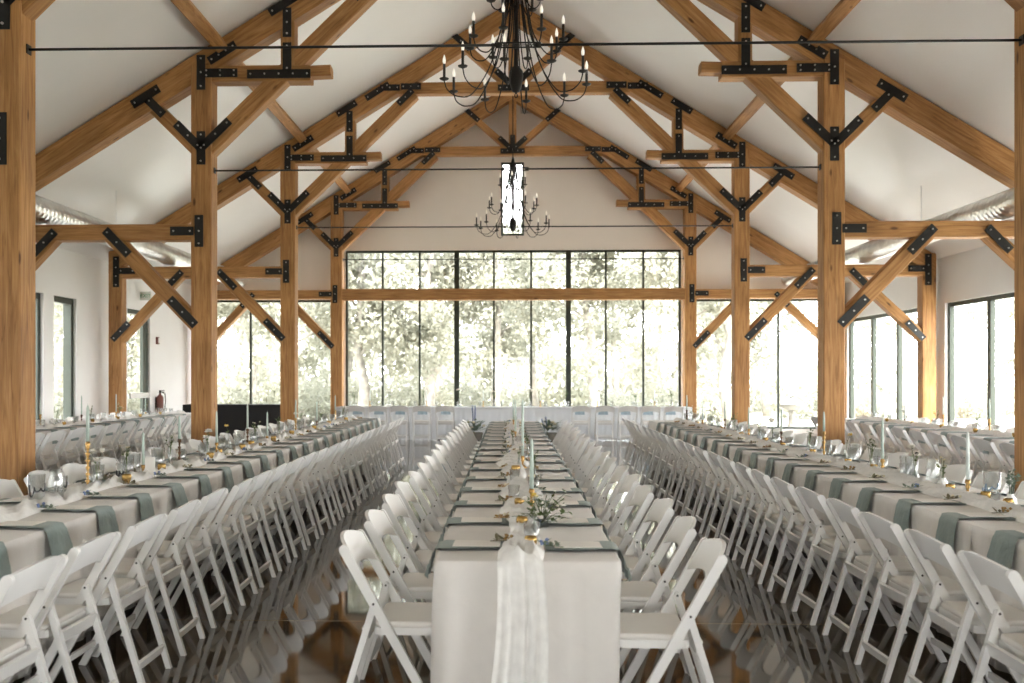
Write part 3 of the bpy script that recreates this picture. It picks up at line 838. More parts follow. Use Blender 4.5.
XC = 0.0
TL0, TL1 = -3.105, -2.345; TR0, TR1 = 2.26, 3.02
OL0, OL1 = -7.02, -6.26; OR0, OR1 = 5.58, 6.34
def run(x0, x1, y0, y1, n, where, hem, amp, near=True, far=True, flare=.02):
    L = (y1-y0)/n
    for k in range(n):
        a, c = y0+k*L, y0+(k+1)*L
        nm = nth(k) if k else 'nearest'
        table(x0, x1, a, c, f'{nm} folding table under the linen of the {where} row', 'folding tables under linen')
        tablecloth(x0, x1, a, c, near and k == 0, far and k == n-1, hem, M['cloth'], f'white tablecloth on the {nm} table of the {where} row', 'white tablecloths', seed=k*5.3+x0*2, amp=amp, flare=flare)
run(-.372, .372, 4.03, 16.25, 5, 'centre', .02, .018, flare=.004)
run(TL0, TL1, 2.75, 17.4, 6, 'left', .20, .035)
run(TR0, TR1, 2.75, 16.7, 6, 'right', .20, .035)
run(OL0, OL1, 9.9, 19.8, 4, 'outer left', .22, .035)
run(OR0, OR1, 8.6, 17.5, 4, 'outer right', .22, .035)
for k in range(3):
    x0 = -4.15+k*2.77
    w = ['left', 'middle', 'right'][k]
    table(x0, x0+2.75, 23.2, 23.96, f'{w} folding table under the head table linen', 'folding tables under linen')
b = None
tablecloth(-4.15, 4.15, 23.2, 23.96, True, True, .02, M['clothw'], 'long white cloth on the head table before the back windows', 'white tablecloths', 3.3, amp=.02)
t = thing('bar_counter', (-6.2, 22.3, 0), 'black draped bar counter in the far left corner', 'bar')
b = MB(); b.box(-1.15, 1.15, -.35, .35, .82, .86); b.build('counter_top', M['blackcloth'], t)
def skirt(u, v):
    per = [(-1.15, -.35), (1.15, -.35), (1.15, .35), (-1.15, .35), (-1.15, -.35)]; s_ = u*5.9999/1.0
    L = [2.3, .7, 2.3, .7]; q = u*6.0
    for k in range(4):
        if q <= L[k]+1e-9: break
        q -= L[k]
    f = min(1, q/L[k]); p = per[k]; r_ = per[k+1]; x = p[0]+(r_[0]-p[0])*f; y = p[1]+(r_[1]-p[1])*f
    g = 1+.02*v*math.sin(u*170)+.03*v
    return (x*g, y*g, .86-v*.85)
b = MB(); b.grid(skirt, 150, 4); b.build('cloth_skirt', M['blackcloth'], t)

# chairs
def row(xe, side, ys, off, where, sidename, grp):
    """xe: table edge x; side -1: chairs left of the table (facing +x)"""
    for i, y in enumerate(ys):
        chair(xe+side*off, y, FACE_R if side < 0 else FACE_L, f'white folding chair, {nth(i)} from the front along the {sidename} side of the {where} table', grp)
ysC = [4.43+.7*k for k in range(17)]; ysCr = [4.25+.7*k for k in range(17)]
row(-.38, -1, ysC, .165, 'centre', 'left', 'chairs along the centre table')
row(.38, 1, ysCr, .185, 'centre', 'right', 'chairs along the centre table')
ysL = [3.76+.585*k for k in range(23)]; ysR = [3.95+.585*k for k in range(22)]
row(TL1, 1, ysL, .235, 'left', 'near', 'chairs backing onto the left aisle')
row(TL0, -1, [4.2+.6*k for k in range(22)], .20, 'left', 'far', 'chairs on the far side of the left table')
row(TR0, -1, ysR, .235, 'right', 'near', 'chairs backing onto the right aisle')
row(TR1, 1, [4.3+.6*k for k in range(20)], .20, 'right', 'far', 'chairs on the far side of the right table')
row(OL1, 1, [11.9+.6*k for k in range(13)], .22, 'outer left', 'near', 'chairs at the outer left table')
row(OR0, -1, [9.3+.6*k for k in range(14)], .22, 'outer right', 'near', 'chairs at the outer right table')
row(OL0, -1, [12.3+.6*k for k in range(12)], .17, 'outer left', 'wall', 'chairs at the outer left table')
row(OR1, 1, [10.6+.6*k for k in range(11)], .17, 'outer right', 'window', 'chairs at the outer right table')
hx = [-3.62, -3.12, -2.62, -2.10, -1.56, 1.56, 2.10, 2.62, 3.14, 3.66]
for i, x in enumerate(hx):
    w = f'{nth(i)} from the left' if i < 5 else (f'{nth(9-i)} from the right' if i < 9 else 'at the far right')
    chair(x, 22.98, FACE_B, f'white folding chair {w} before the head table', 'chairs at the head table', .3)

# ------------------------------------------------------------------ runners
def runner(xc, y0, y1, w, hang, label, seed, z0=TZ+.008):
    b = MB(); n = int((y1-y0)/.03); m = 16
    def fn(u, v):
        y = y0+(y1-y0)*u; q = 2*v-1
        ww = w*(1+.28*math.sin(y*2.3+seed)+.16*math.sin(y*5.9+seed*2)); xo = .03*math.sin(y*1.3+seed)
        z = z0+.030*abs(math.sin(y*9.7+q*2.2+seed))*(1-abs(q)**3)+.022*abs(math.sin(y*21.1+q*5+seed*3))*(1-abs(q)**3)+.012*abs(math.sin(q*9+y*3))*(1-abs(q)**3)
        return (xc+xo+q*ww/2, y, z)
    b.grid(fn, n, m)
    if hang:
        e = [fn(0, k/m) for k in range(m+1)]
        def dn(u, v):
            q = 2*v-1; k = v*m; p = e[int(round(k))]
            if u < .04: return (p[0], p[1]-.04*u/.04*1.0, p[2]-.0*u)
            d = (u-.04)/.96; fo = .03*math.sin(q*10+1)+.012*math.sin(q*23+2+d)
            wx = 1.0+.35*d
            return (xc+.0+(p[0]-xc)*wx+.01*math.sin(d*5), y0-.05-.045*d-abs(fo)*(.35+d), z0+.005-d*(z0-.02))
        b.grid(lambda u, v: dn(u, v), 24, m)
    o = b.build('table_runner', M['gauze']); return tag(o, label, 'table runner', 'white gauze runners')
runner(-.02, 4.03, 16.1, .215, True, 'white gauze runner along the centre table, falling over its near end', .6)
runner(-2.76, 2.9, 17.2, .19, False, 'white gauze runner down the middle of the left table', 2.2)
runner(2.66, 2.9, 16.5, .19, False, 'white gauze runner down the middle of the right table', 4.2)
runner(-6.64, 10.0, 19.6, .19, False, 'white gauze runner on the outer left table', 1.2)
runner(5.96, 8.8, 17.3, .19, False, 'white gauze runner on the outer right table', 5.2)

# ------------------------------------------------------------------ place settings
def napkin_mesh(w, L, hang, seed, flared=.02):
    """folded napkin: origin at the table edge, +x inwards on the table, hanging on -x"""
    b = MB(); r = random.Random(seed); ph = r.random()*6
    path = [(L, .004), (L*.66, .007), (L*.33, .007), (.02, .008), (-.012, .003), (-.027, -.02), (-.036, -.07), (-.044, -hang*.6), (-.05, -hang)]
    def fn(u, v, t):
        k = u*(len(path)-1); i = min(int(k), len(path)-2); f = k-i
        x = path[i][0]+(path[i+1][0]-path[i][0])*f; z = path[i][1]+(path[i+1][1]-path[i][1])*f
        q = 2*v-1; d = max(0, -z)/hang
        return (x-.012*d*math.sin(q*6+ph)-t*d*.003, q*(w/2+flared*d)+.008*math.sin(x*20+ph), z+(t*.005 if z > 0 else 0)+.0015*math.sin(q*9+x*30+ph)*(z > 0))
    b.grid(lambda u, v: fn(u, v, 1), 16, 6); b.grid(lambda u, v: fn(u, 1-v, 0), 16, 6)
    return b
nap_me = [napkin_mesh(.205, .30, .175, k).mesh('napkin', M['sage']) for k in range(3)]
nap_c = [napkin_mesh(.20, .30, .12, k+5).mesh('napkin', M['sage']) for k in range(2)]
nap_blue = napkin_mesh(.19, .22, .17, 9).mesh('napkin', M['blue'])
b = MB(); b.box(.05, .255, -.078, .078, 0, .0018); card_me = b.mesh('menu_card', M['card'])
def leafblade(b, p, d, up, L, w, mi=0):
    d = Vector(d).normalized(); s = d.cross(Vector(up)).normalized(); p = Vector(p); n = s.cross(d)
    pts = [p, p+d*L*.35+s*w*.5+n*L*.05, p+d*L*.75+s*w*.35+n*L*.03, p+d*L, p+d*L*.75-s*w*.35+n*L*.03, p+d*L*.35-s*w*.5+n*L*.05]
    b.poly(pts, mi)
def sprig(seed, mats):
    b = MB(); r = random.Random(seed)
    b.tube([(-.05, 0, .004), (.05, .006, .008)], .0022, 5, 0)
    for k in range(9):
        a = r.uniform(0, 6.28)
        leafblade(b, (r.uniform(-.03, .05), r.uniform(-.012, .012), .006), (math.cos(a), math.sin(a), r.uniform(.2, .9)), (0, 0, 1), r.uniform(.025, .05), r.uniform(.014, .024), 0)
    for k in range(5):
        x, y, z = r.uniform(0, .05), r.uniform(-.02, .02), r.uniform(.012, .03)
        b.lathe([(0, -.008), (.008, -.003), (.008, .003), (0, .008)], (x, y, z), 6, 1)
    return b.mesh('dried_sprig', mats)
sprigs = [sprig(1, [M['dried'], M['cream']]), sprig(2, [M['olive'], M['dried']]), sprig(3, [M['grey_green'], M['bluepetal']]), sprig(4, [M['olive'], M['cream']])]
SN = ['golden dried leaf sprig', 'brown and olive dried sprig', 'grey green sprig with blue bits', 'olive sprig with cream buds']
def setting(xe, side, y, i, where, sname, nm, sp=None, cards=True, sprigm=True, flip=0):
    """side: direction pointing away from the table"""
    rz = 0 if side < 0 else math.pi
    y += rnd.uniform(-.012, .012); j = rnd.uniform(-R(1.5), R(1.5))
    o = put('napkin', nm, (xe, y, TZ+.008), rz+j); tag(o, f'sage green napkin, {nth(i)} from the front on the {sname} side of the {where} table', 'napkin', 'sage napkins at the places')
    if cards:
        o = put('menu_card', card_me, (xe+side*-.01, y, TZ+.0225), rz+j); tag(o, f'white menu card on the {nth(i)} napkin on the {sname} side of the {where} table', 'card', 'menu cards on napkins')
    if sprigm:
        k = rnd.randrange(4) if sp is None else sp
        dy = -.07 if side > 0 else .03
        o = put('dried_sprig', sprigs[k], (xe-side*.27, y+dy, TZ+.024), rz+rnd.uniform(-.5, .5)); tag(o, f'{SN[k]}, {nth(i)} place, {sname} side of {where} table', 'dried sprig', 'dried sprigs at the places')
for i in range(17):
    setting(-.38, -1, 4.36+.7*i, i, 'centre', 'left', nap_c[i % 2], sp=[1, 0, 1, 0][i % 4] if i < 6 else None)
    setting(.38, 1, 4.34+.7*i, i, 'centre', 'right', nap_c[i % 2], sp=2 if i < 3 else None)
for i in range(22): setting(TL1, 1, 4.27+.6*i, i, 'left', 'near', nap_me[i % 3], sp=2 if i < 4 else None)
for i in range(20): setting(TR0, -1, 4.12+.6*i, i, 'right', 'near', nap_me[i % 3], sp=[2, 3, 1, 3][i % 4] if i < 9 else None)
for i in range(18): setting(TL0, -1, 4.6+.6*i, i, 'left', 'far', nap_me[i % 3], sprigm=False)
for i in range(18): setting(TR1, 1, 4.6+.6*i, i, 'right', 'far', nap_me[i % 3], sprigm=False)
for i in range(12): setting(OL1, 1, 12.1+.6*i, i, 'outer left', 'near', nap_me[i % 3], cards=False, sprigm=False)
for i in range(13): setting(OR0, -1, 9.5+.6*i, i, 'outer right', 'near', nap_me[i % 3], cards=False, sprigm=False)
for i, x in enumerate(hx):
    o = put('napkin', nap_blue, (x, 23.2, TZ+.008), R(90)); w = f'{nth(i)} from the left' if i < 5 else f'{nth(9-i)} from the right'
    tag(o, f'pale blue napkin hanging off the head table, {w}', 'napkin', 'blue napkins on the head table')

# ------------------------------------------------------------------ tabletop pieces
def glass_mesh(name, r0, r1, h, t=.0025, n=16):
    b = MB(); b.lathe([(0, 0), (r0*.9, 0), (r0, .004), (r1, h), (r1-t, h), (r0-t, .012), (0, .012)], n=n); return b.mesh(name, M['tumbler'])
tumb = glass_mesh('tumbler', .033, .041, .125); tall = glass_mesh('tumbler', .040, .046, .165); big = glass_mesh('tumbler', .044, .050, .175); small = glass_mesh('tumbler', .030, .036, .10)
b = MB(); b.lathe([(0, 0), (.05, 0), (.055, .01), (.055, .15), (.042, .185), (.046, .22), (.043, .22), (.039, .185), (.052, .15), (.052, .014), (0, .014)], n=18); pitch_me = b.mesh('pitcher_body', M['tumbler'])
def scribble(rr, h0, h1, mat, seed):
    """loopy script printed around part of the glass"""
    b = MB(); P = []; n = 46; r = random.Random(seed)
    for k in range(n):
        t = k/(n-1); a = -1.15+2.1*t
        z = h0+(h1-h0)*(.5+.42*math.sin(t*19+seed)*(.6+.4*math.cos(t*5)))+.02*(t-.5)
        P.append((rr*math.cos(a+.12*math.cos(t*19+seed)), rr*math.sin(a+.12*math.cos(t*19+seed)), z))
    b.tube(P, .0046, 4); return b.mesh('printed_script', mat)
script_d = scribble(.0500, .04, .135, M['ink'], 1); script_b = scribble(.0500, .04, .13, M['inkblue'], 3); script_t = scribble(.0405, .025, .095, M['ink'], 2)
def glassware(kind, x, y, label, group, script=None, rz=-1.4):
    me = dict(t=tumb, a=tall, s=small, b=big)[kind]
    if script is None: o = put('tumbler', me, (x, y, TZ+.007), rnd.random()*6); return tag(o, label, 'glass', group)
    t = thing('printed_tumbler', (x, y, TZ+.007), label, 'glass', group, rz)
    put('glass_body', me, (0, 0, 0), 0, t); put('printed_script', script, (0, 0, 0), 0, t)
    return t
def stick_mesh(h, mat, r=.036):
    pr = [(0, 0), (r, 0), (r, .008), (r*.75, .016), (r*.28, .03)]
    z = .03; k = 0
    while z < h-.04:
        rr = .016 if k % 2 else .0085
        pr += [(rr*.55, z), (rr, z+.014)]; z += .022; k += 1
    pr += [(.008, h-.03), (.018, h-.018), (.014, h-.012), (.014, h), (0, h)]
    b = MB(); b.lathe(pr, n=14); return b.mesh('candlestick_body', mat)
def taper_mesh(h, mat):
    b = MB(); b.lathe([(0, 0), (.011, 0), (.0108, h*.5), (.0085, h*.93), (.004, h*.99), (.0008, h), (.0008, h+.012), (0, h+.012)], n=10); return b.mesh('taper_candle', mat)
ST = {}
def candlestick(x, y, hs, ht, lab, dark=False, pale=False):
    k = (round(hs, 2), dark)
    if k not in ST: ST[k] = stick_mesh(hs, M['darkbrass' if dark else 'brass'])
    k2 = ('t', round(ht, 2), pale)
    if k2 not in ST: ST[k2] = taper_mesh(ht, M['paletaper' if pale else 'taper'])
    o = put('candlestick', ST[k], (x, y, TZ+.007)); tag(o, f'{"dark bronze" if dark else "brass"} turned candlestick, {lab}', 'candlestick', 'candlesticks on the tables')
    o = put('taper_candle', ST[k2], (x, y, TZ+.007+hs-.004)); tag(o, f'{"pale" if pale else "sage green"} taper candle in the candlestick {lab}', 'candle', 'taper candles')
b = MB(); b.lathe([(0, 0), (.022, 0), (.034, .02), (.037, .045), (.033, .062), (.031, .062), (.034, .045), (.031, .022), (0, .012)], n=14); vot_me = b.mesh('votive_cup', M['amber'])
def votive(x, y, lab, sc_=1.0):
    o = put('votive_cup', vot_me, (x, y, TZ+.024), 0, None, (sc_*.82,)*3); tag(o, f'small amber glass votive cup {lab}', 'votive', 'amber votive cups')
b = MB(); b.lathe([(0, 0), (.026, 0), (.032, .015), (.030, .05), (.013, .075), (.011, .11), (.015, .122), (.013, .122), (.009, .11), (.011, .075), (.027, .05), (.028, .016), (0, .008)], n=14); bud_me = b.mesh('bud_vase', M['tumbler'])
b = MB(); b.lathe([(0, 0), (.028, 0), (.036, .025), (.03, .055), (.016, .07), (.02, .08), (.016, .08), (.012, .07), (0, .06)], n=14); cer_me = b.mesh('bud_vase', M['ceramic'])
def blossom(b, c, r, mi, seed, n=14, cmi=None):
    rr = random.Random(seed); c = Vector(c)
    for k in range(n):
        a = rr.uniform(0, 6.28); e = rr.uniform(-.1, 1.1)
        d = Vector((math.cos(a)*math.cos(e), math.sin(a)*math.cos(e), math.sin(e)))
        leafblade(b, c-d*r*.1, d, (.3, .2, 1), r, r*.8, mi)
    if cmi is not None: b.lathe([(0, -r*.2), (r*.38, 0), (r*.3, r*.25), (0, r*.35)], c+Vector((0, 0, r*.15)), 8, cmi)
def flowers(kind, seed):
    """meshes of one flower stem bundle: stem, leaf, blossom, with origin at the vase mouth"""
    r = random.Random(seed); st, lf, bl = MB(), MB(), MB(); heads = []
    n = {'white': 3, 'anemone': 2, 'greens': 5, 'yellow': 1, 'spray': 6, 'grey': 7}[kind]
    for k in range(n):
        a = r.uniform(0, 6.28); h = r.uniform(.06, .15); sp = r.uniform(.01, .055)
        p = Vector((math.cos(a)*sp, math.sin(a)*sp, h))
        st.tube([(0, 0, -.07), p*.45+Vector((0, 0, .01)), p], .0016, 4)
        for q in range({'greens': 7, 'grey': 9, 'spray': 4}.get(kind, 3)):
            f = r.uniform(.3, 1); aa = r.uniform(0, 6.28)
            leafblade(lf, p*f, (math.cos(aa), math.sin(aa), r.uniform(.1, .8)), (0, 0, 1), r.uniform(.022, .045), r.uniform(.010, .02))
        heads.append(p)
    cm = 0
    for k, p in enumerate(heads):
        if kind == 'white': blossom(bl, p, .038, 0, seed+k, 22)
        elif kind == 'anemone': blossom(bl, p, .04, 0, seed+k, 16, 1)
        elif kind == 'yellow': blossom(bl, p, .030, 0, seed+k, 14, 1)
        elif kind == 'spray': blossom(bl, p, .014, 0, seed+k, 9)
    mats = {'white': [M['whitepetal'], M['dark']], 'anemone': [M['whitepetal'], M['dark']], 'yellow': [M['yellowpetal'], M['cream']], 'spray': [M['cream'], M['dark']]}.get(kind)
    gm = M['grey_green'] if kind == 'grey' else M['green']
    return (st.mesh('flower_stem', gm), lf.mesh('leaf_spray', gm), bl.mesh('blossom', mats) if mats else None)
FK = {k: [flowers(k, s*7+len(k)) for s in range(2)] for k in ('white', 'anemone', 'greens', 'yellow', 'spray', 'grey')}
FN = dict(white='white carnations', anemone='white anemones with dark centres', greens='leafy green stems', yellow='small yellow flower', spray='cream sprays of tiny flowers', grey='grey eucalyptus sprig')
def vase(kind, x, y, lab, ceramic=False, s=1.0, z=TZ+.007, group='bud vases on the tables'):
    o = put('bud_vase', cer_me if ceramic else bud_me, (x, y, z), 0, None, (s,)*3); tag(o, f'{"white ceramic" if ceramic else "clear glass"} bud vase {lab}', 'vase', group)
    me = FK[kind][rnd.randrange(2)]; hz = (.08 if ceramic else .12)*s
    t = thing('flower_bunch', (x, y, z+hz), f'{FN[kind]} in vase, {lab}', 'flowers', 'cut flowers in vases', rnd.random()*6)
    t.scale = (s, s, s)
    put('flower_stem', me[0], (0, 0, 0), 0, t); put('leaf_spray', me[1], (0, 0, 0), 0, t)
    if me[2]: put('blossom', me[2], (0, 0, 0), 0, t)
# side tables: tumblers at every place, candlesticks, votives and vases down the middle
def dress(c, fs, y0, y1, where, sticks, pitch=.6, stickx=.10):
    """c: table centre x, fs: +1 if the far side is towards +x"""
    i = 0; y = y0
    while y < y1:
        glassware(rnd.choice('tta'), c+fs*(.155+rnd.uniform(-.02, .02)), y+rnd.uniform(-.04, .04), f'clear tumbler, {nth(i)} from the front in the inner line of the {where} table', 'clear tumblers')
        glassware(rnd.choice('tts'), c+fs*(.225+rnd.uniform(-.02, .03)), y+.28+rnd.uniform(-.05, .05), f'clear tumbler, {nth(i)} from the front in the outer line of the {where} table', 'clear tumblers')
        glassware(rnd.choice('tsa'), c+fs*(.19+rnd.uniform(-.03, .03)), y+.15+rnd.uniform(-.03, .03), f'clear tumbler, {nth(i)} from the front between the glass lines, {where} table', 'clear tumblers')
        i += 1; y += pitch
    for k, (sy, hs, ht, dk) in enumerate(sticks): candlestick(c+fs*stickx, sy, hs, ht, f'{nth(k)} from the front on the {where} table', dk, rnd.random() < .2)
sl = [(6.4, .32, .24, False), (7.38, .08, .25, False), (8.2, .22, .20, True), (9.25, .12, .30, False), (10.35, .19, .26, True), (11.2, .06, .28, False), (12.7, .20, .24, False), (14.1, .10, .28, True), (15.6, .20, .24, False)]
sr = [(6.2, .11, .30, False), (7.6, .12, .30, False), (9.0, .25, .18, False), (10.4, .17, .24, True), (11.8, .12, .26, False), (13.1, .18, .24, True), (14.6, .10, .28, False), (15.9, .2, .24, True)]
dress(-2.72, -1, 6.6, 17.2, 'left', sl); dress(2.64, 1, 7.2, 16.5, 'right', sr)
for k, y in enumerate([6.75, 7.55, 8.65, 9.05, 9.7, 10.2, 11.0, 12.1, 13.3, 14.6, 15.9]): votive(-2.72+(-.02 if k % 2 else .02), y, f'{nth(k)} from the front on the left table', 1.1)
for k, y in enumerate([5.62, 5.95, 6.35, 7.75, 8.25, 9.3, 10.2, 11.0, 12.0, 13.3, 14.8]): votive(2.70+(.03 if k % 2 else 0), y, f'{nth(k)} from the front on the right table', .95)
for k, (y, kd, ce) in enumerate([(6.5, 'white', False), (7.0, 'spray', False), (7.9, 'greens', False), (8.9, 'white', False), (9.6, 'yellow', False), (10.6, 'spray', False), (11.7, 'greens', False), (12.8, 'white', False), (14.3, 'spray', False), (16.2, 'greens', False)]):
    vase(kd, -2.80, y, f'{nth(k)} from the front on the left table', ce)
for k, (y, kd, ce) in enumerate([(5.72, 'grey', True), (6.6, 'spray', True), (7.05, 'anemone', False), (7.9, 'greens', False), (8.5, 'yellow', False), (9.5, 'greens', False), (10.8, 'white', False), (11.4, 'spray', False), (12.6, 'greens', False), (14.0, 'white', False), (15.5, 'spray', False)]):
    vase(kd, 2.76, y, f'{nth(k)} from the front on the right table', ce)
# near glasses with printed script
glassware('b', -2.83, 5.72, 'tall printed tumbler at the left picture edge on the left table', 'printed tumblers', script_d, R(-55))
glassware('t', -2.87, 6.12, 'printed tumbler with dark script beside the brass candlestick, left table', 'printed tumblers', script_t, R(-55))
glassware('t', -2.84, 7.02, 'printed tumbler behind the white carnations on the left table', 'printed tumblers', script_t, R(-60))
glassware('b', 2.80, 6.02, 'printed pint tumbler with blue grey script on the right table', 'printed tumblers', script_b, R(-120))
glassware('b', 2.90, 5.45, 'printed pint tumbler at the right picture edge on the right table', 'printed tumblers', script_b, R(-120))
for (x, y, w) in ((-2.80, 5.90, 'left'), (2.78, 6.80, 'right')):
    t = thing('glass_pitcher', (x, y, TZ+.007), f'clear glass water bottle near the front of the {w} table', 'bottle', 'glass water bottles')
    put('bottle_body', pitch_me, (0, 0, 0), 0, t, (.8, .8, .85))
b = MB(); b.obox((0, 0, .075), Vector((1, 0, 0)), Vector((0, 1, 0)), Vector((0, 0, 1)), .075, .003, .15); b.box(-.03, .03, -.02, .02, 0, .012)
o = b.build('table_number_card', M['card'], None, (-2.72, 7.25, TZ+.007)); tag(o, 'upright narrow white card among glasses on the left table', 'card')
b = MB()
b.tube([(-.06, -.3, .012), (.03, -.1, .02), (-.03, .1, .02), (.05, .3, .012)], .004, 5)
for k in range(60):
    r = random.Random(k); a = r.uniform(0, 6.28); p = (r.uniform(-.09, .09), r.uniform(-.3, .3), r.uniform(.0, .03))
    leafblade(b, p, (math.cos(a), math.sin(a), r.uniform(0, .7)), (0, 0, 1), r.uniform(.04, .07), .022)
o = b.build('leaf_garland', M['olive'], None, (-2.93, 7.0, TZ+.012)); tag(o, 'dried olive leaf garland lying among glasses on the left table', 'garland')

# centre table
candlestick(.045, 5.42, .135, .28, 'nearest on the centre table'); candlestick(.03, 8.05, .10, .46, 'second from the front on the centre table')
candlestick(-.01, 11.2, .12, .36, 'third from the front on the centre table'); candlestick(-.02, 14.1, .12, .30, 'fourth from the front on the centre table')
for k, (x, y) in enumerate([(.015, 4.25), (-.015, 4.83), (-.02, 5.55), (-.03, 7.45), (-.02, 9.3), (-.03, 12.3)]): votive(x, y, f'{nth(k)} from the front on the centre table', 1.15 if k == 3 else .95)
for k, (x, y, kd) in enumerate([(.04, 4.62, 'yellow'), (.10, 7.1, 'greens'), (.0, 7.9, 'white'), (.09, 9.2, 'greens'), (-.04, 10.1, 'spray'), (.05, 12.0, 'white'), (.0, 13.2, 'greens'), (0, 15.2, 'spray')]):
    vase(kd, x, y, f'{nth(k)} from the front on the centre table', s=.8)
for k, (x, y) in enumerate([(.02, 4.42), (-.05, 5.9), (.08, 6.4), (-.04, 6.9), (.05, 8.6), (.02, 10.7)]): glassware('s', x, y, f'small clear glass, {nth(k)} from the front on the centre table', 'small clear glasses')
t = thing('flower_arrangement', (.085, 4.95, TZ+.007), 'loose low arrangement of white blooms and green leaves, centre table front', 'flower arrangement')
b = MB(); b.lathe([(0, 0), (.035, 0), (.05, .03), (.045, .055), (.042, .055), (.03, .01), (0, .01)], n=14); b.build('bowl', M['tumbler'], t)
r = random.Random(5); st, lf, bl = MB(), MB(), MB()
for k in range(34):
    a = r.uniform(0, 6.28); sp = r.uniform(.02, .16); h = r.uniform(.03, .17); p = Vector((math.cos(a)*sp, math.sin(a)*sp*.8, h))
    st.tube([(0, 0, .02), p*.5+Vector((0, 0, .03)), p], .0017, 4)
    for q in range(3):
        aa = r.uniform(0, 6.28); leafblade(lf, p*r.uniform(.5, 1)+Vector((0, 0, .01)), (math.cos(aa), math.sin(aa), r.uniform(-.2, .8)), (0, 0, 1), r.uniform(.03, .06), r.uniform(.012, .022))
    if k % 3 == 0: blossom(bl, p, .026, 0, k, 14)
    elif k % 3 == 1: blossom(bl, p, .011, 0, k, 8)
st.build('flower_stem', M['green'], t); lf.build('leaf_spray', M['green'], t); bl.build('blossom', M['whitepetal'], t)
# outer tables: small things
def outer(c, fs, y0, y1, where, seed):
    r = random.Random(seed); i = 0; y = y0
    while y < y1:
        glassware(r.choice('tts'), c+fs*r.uniform(-.02, .1), y, f'clear tumbler, {nth(i)} from the front on the {where} table', 'clear tumblers')
        glassware(r.choice('tts'), c+fs*r.uniform(.16, .25), y+.27, f'clear tumbler, {nth(i)} from the front behind the {where} runner', 'clear tumblers')
        i += 1; y += .6
    for k, (yy, hs, ht, dk) in enumerate([(y0+.5+1.35*q, r.choice([.08, .14, .2]), r.choice([.22, .26, .3]), r.random() < .4) for q in range(int((y1-y0)/1.35))]):
        candlestick(c+fs*.05, yy, hs, ht, f'{nth(k)} from the front on the {where} table', dk, r.random() < .5)
    for k in range(int((y1-y0)/1.0)): votive(c-fs*.06, y0+.35+k*1.0, f'{nth(k)} from the front on the {where} table')
    for k in range(int((y1-y0)/1.2)): vase(r.choice(['spray', 'white', 'greens', 'yellow']), c+fs*.12, y0+.1+k*1.2, f'{nth(k)} from the front on the {where} table')
outer(-6.64, -1, 12.0, 19.6, 'outer left', 3); outer(5.96, 1, 9.6, 17.3, 'outer right', 4)
# head table
kinds = ['spray', 'white', 'greens', 'white', 'spray', 'white', 'greens', 'white', 'spray', 'greens']
for k in range(10):
    x = -3.75+k*.83; vase(kinds[k], x, 23.45, f'{nth(k)} from the left on the head table', s=1.5, group='bud vases on the tables')
for k in range(16): glassware('t', -3.9+k*.52, 23.7+.08*(k % 2), f'clear tumbler, {nth(k)} from the left on the head table', 'clear tumblers')
for k in range(6): candlestick(-3.4+k*1.35, 23.62, .14, .26, f'{nth(k)} from the left on the head table', False, True)
# floor arrangements before the head table
for s, lab in ((-1, 'with blue delphinium spires on the floor left of the centre table end'), (1, 'of greenery and cream blooms on the floor right of the centre table end')):
    t = thing('floor_arrangement', (s*.86-.03, 22.95, 0), 'arrangement '+lab, 'flower arrangement')
    t.scale = (1.35, 1.35, 1.2)
    b = MB(); b.lathe([(0, 0), (.10, 0), (.13, .03), (.15, .15), (.14, .16), (.10, .15), (0, .12)], n=16); b.build('pot', M['stone'], t)
    r = random.Random(11+s); lf, bl, st = MB(), MB(), MB()
    for k in range(150):
        a = r.uniform(0, 6.28); e = r.uniform(-.2, 1.4); q = r.uniform(.02, .25)
        p = Vector((math.cos(a)*math.cos(e)*q, math.sin(a)*math.cos(e)*q, .20+math.sin(e)*q*.8))
        leafblade(lf, p, (math.cos(a), math.sin(a), r.uniform(-.1, .9)), (0, 0, 1), r.uniform(.07, .12), r.uniform(.03, .05))
    for k in range(6): a = r.uniform(0, 6.28); blossom(bl, (math.cos(a)*.16, math.sin(a)*.16, r.uniform(.25, .36)), .05, 0, k, 16)
    for k in range(5 if s < 0 else 2):
        x = r.uniform(-.16, .16); h = r.uniform(.45, .72) if s < 0 else r.uniform(.38, .48)
        st.tube([(x*.4, 0, .1), (x, 0, h)], .004, 5, 0)
        for q in range(16): blossom(st, (x*(.6+.4*q/16), 0, h*(.55+.45*q/16)), .024, 1, k*20+q, 6)
    lf.build('leaf_spray', M['grey_green'], t); bl.build('blossom', M['cream'], t); st.build('flower_spire', [M['green'], M['bluepetal']], t)

# ------------------------------------------------------------------ outside
b = MB(); b.box(-90, 90, -60, 140, -.5, -.18); o = b.build('ground', M['ground']); struct(o)
b = MB(); b.box(WL-3, WR+3, YB+TH, YB+4.5, -.18, -.12); b.box(WR+TH, WR+3, YF, YB+TH, -.18, -.12); o = b.build('trim_1', M['gravel']); struct(o)
t = thing('birdbath', (7.95, 28.6, -.12), 'stone pedestal birdbath with white dome and black bird outside the right windows', 'birdbath')
b = MB(); b.lathe([(0, 0), (.22, 0), (.24, .05), (.2, .1), (.12, .18), (.08, .3), (.075, .5), (.1, .6), (.07, .62), (0, .62)], n=20); b.build('pedestal', M['stone'], t)
b = MB(); b.lathe([(0, .62), (.1, .63), (.26, .70), (.38, .78), (.39, .81), (.36, .80), (.2, .75), (0, .74)], n=24); b.build('bowl', M['stone'], t)
b = MB(); b.lathe([(.28, .78), (.27, .86), (.2, .93), (.1, .97), (0, .98)], n=20); b.build('dome', M['white'], t)
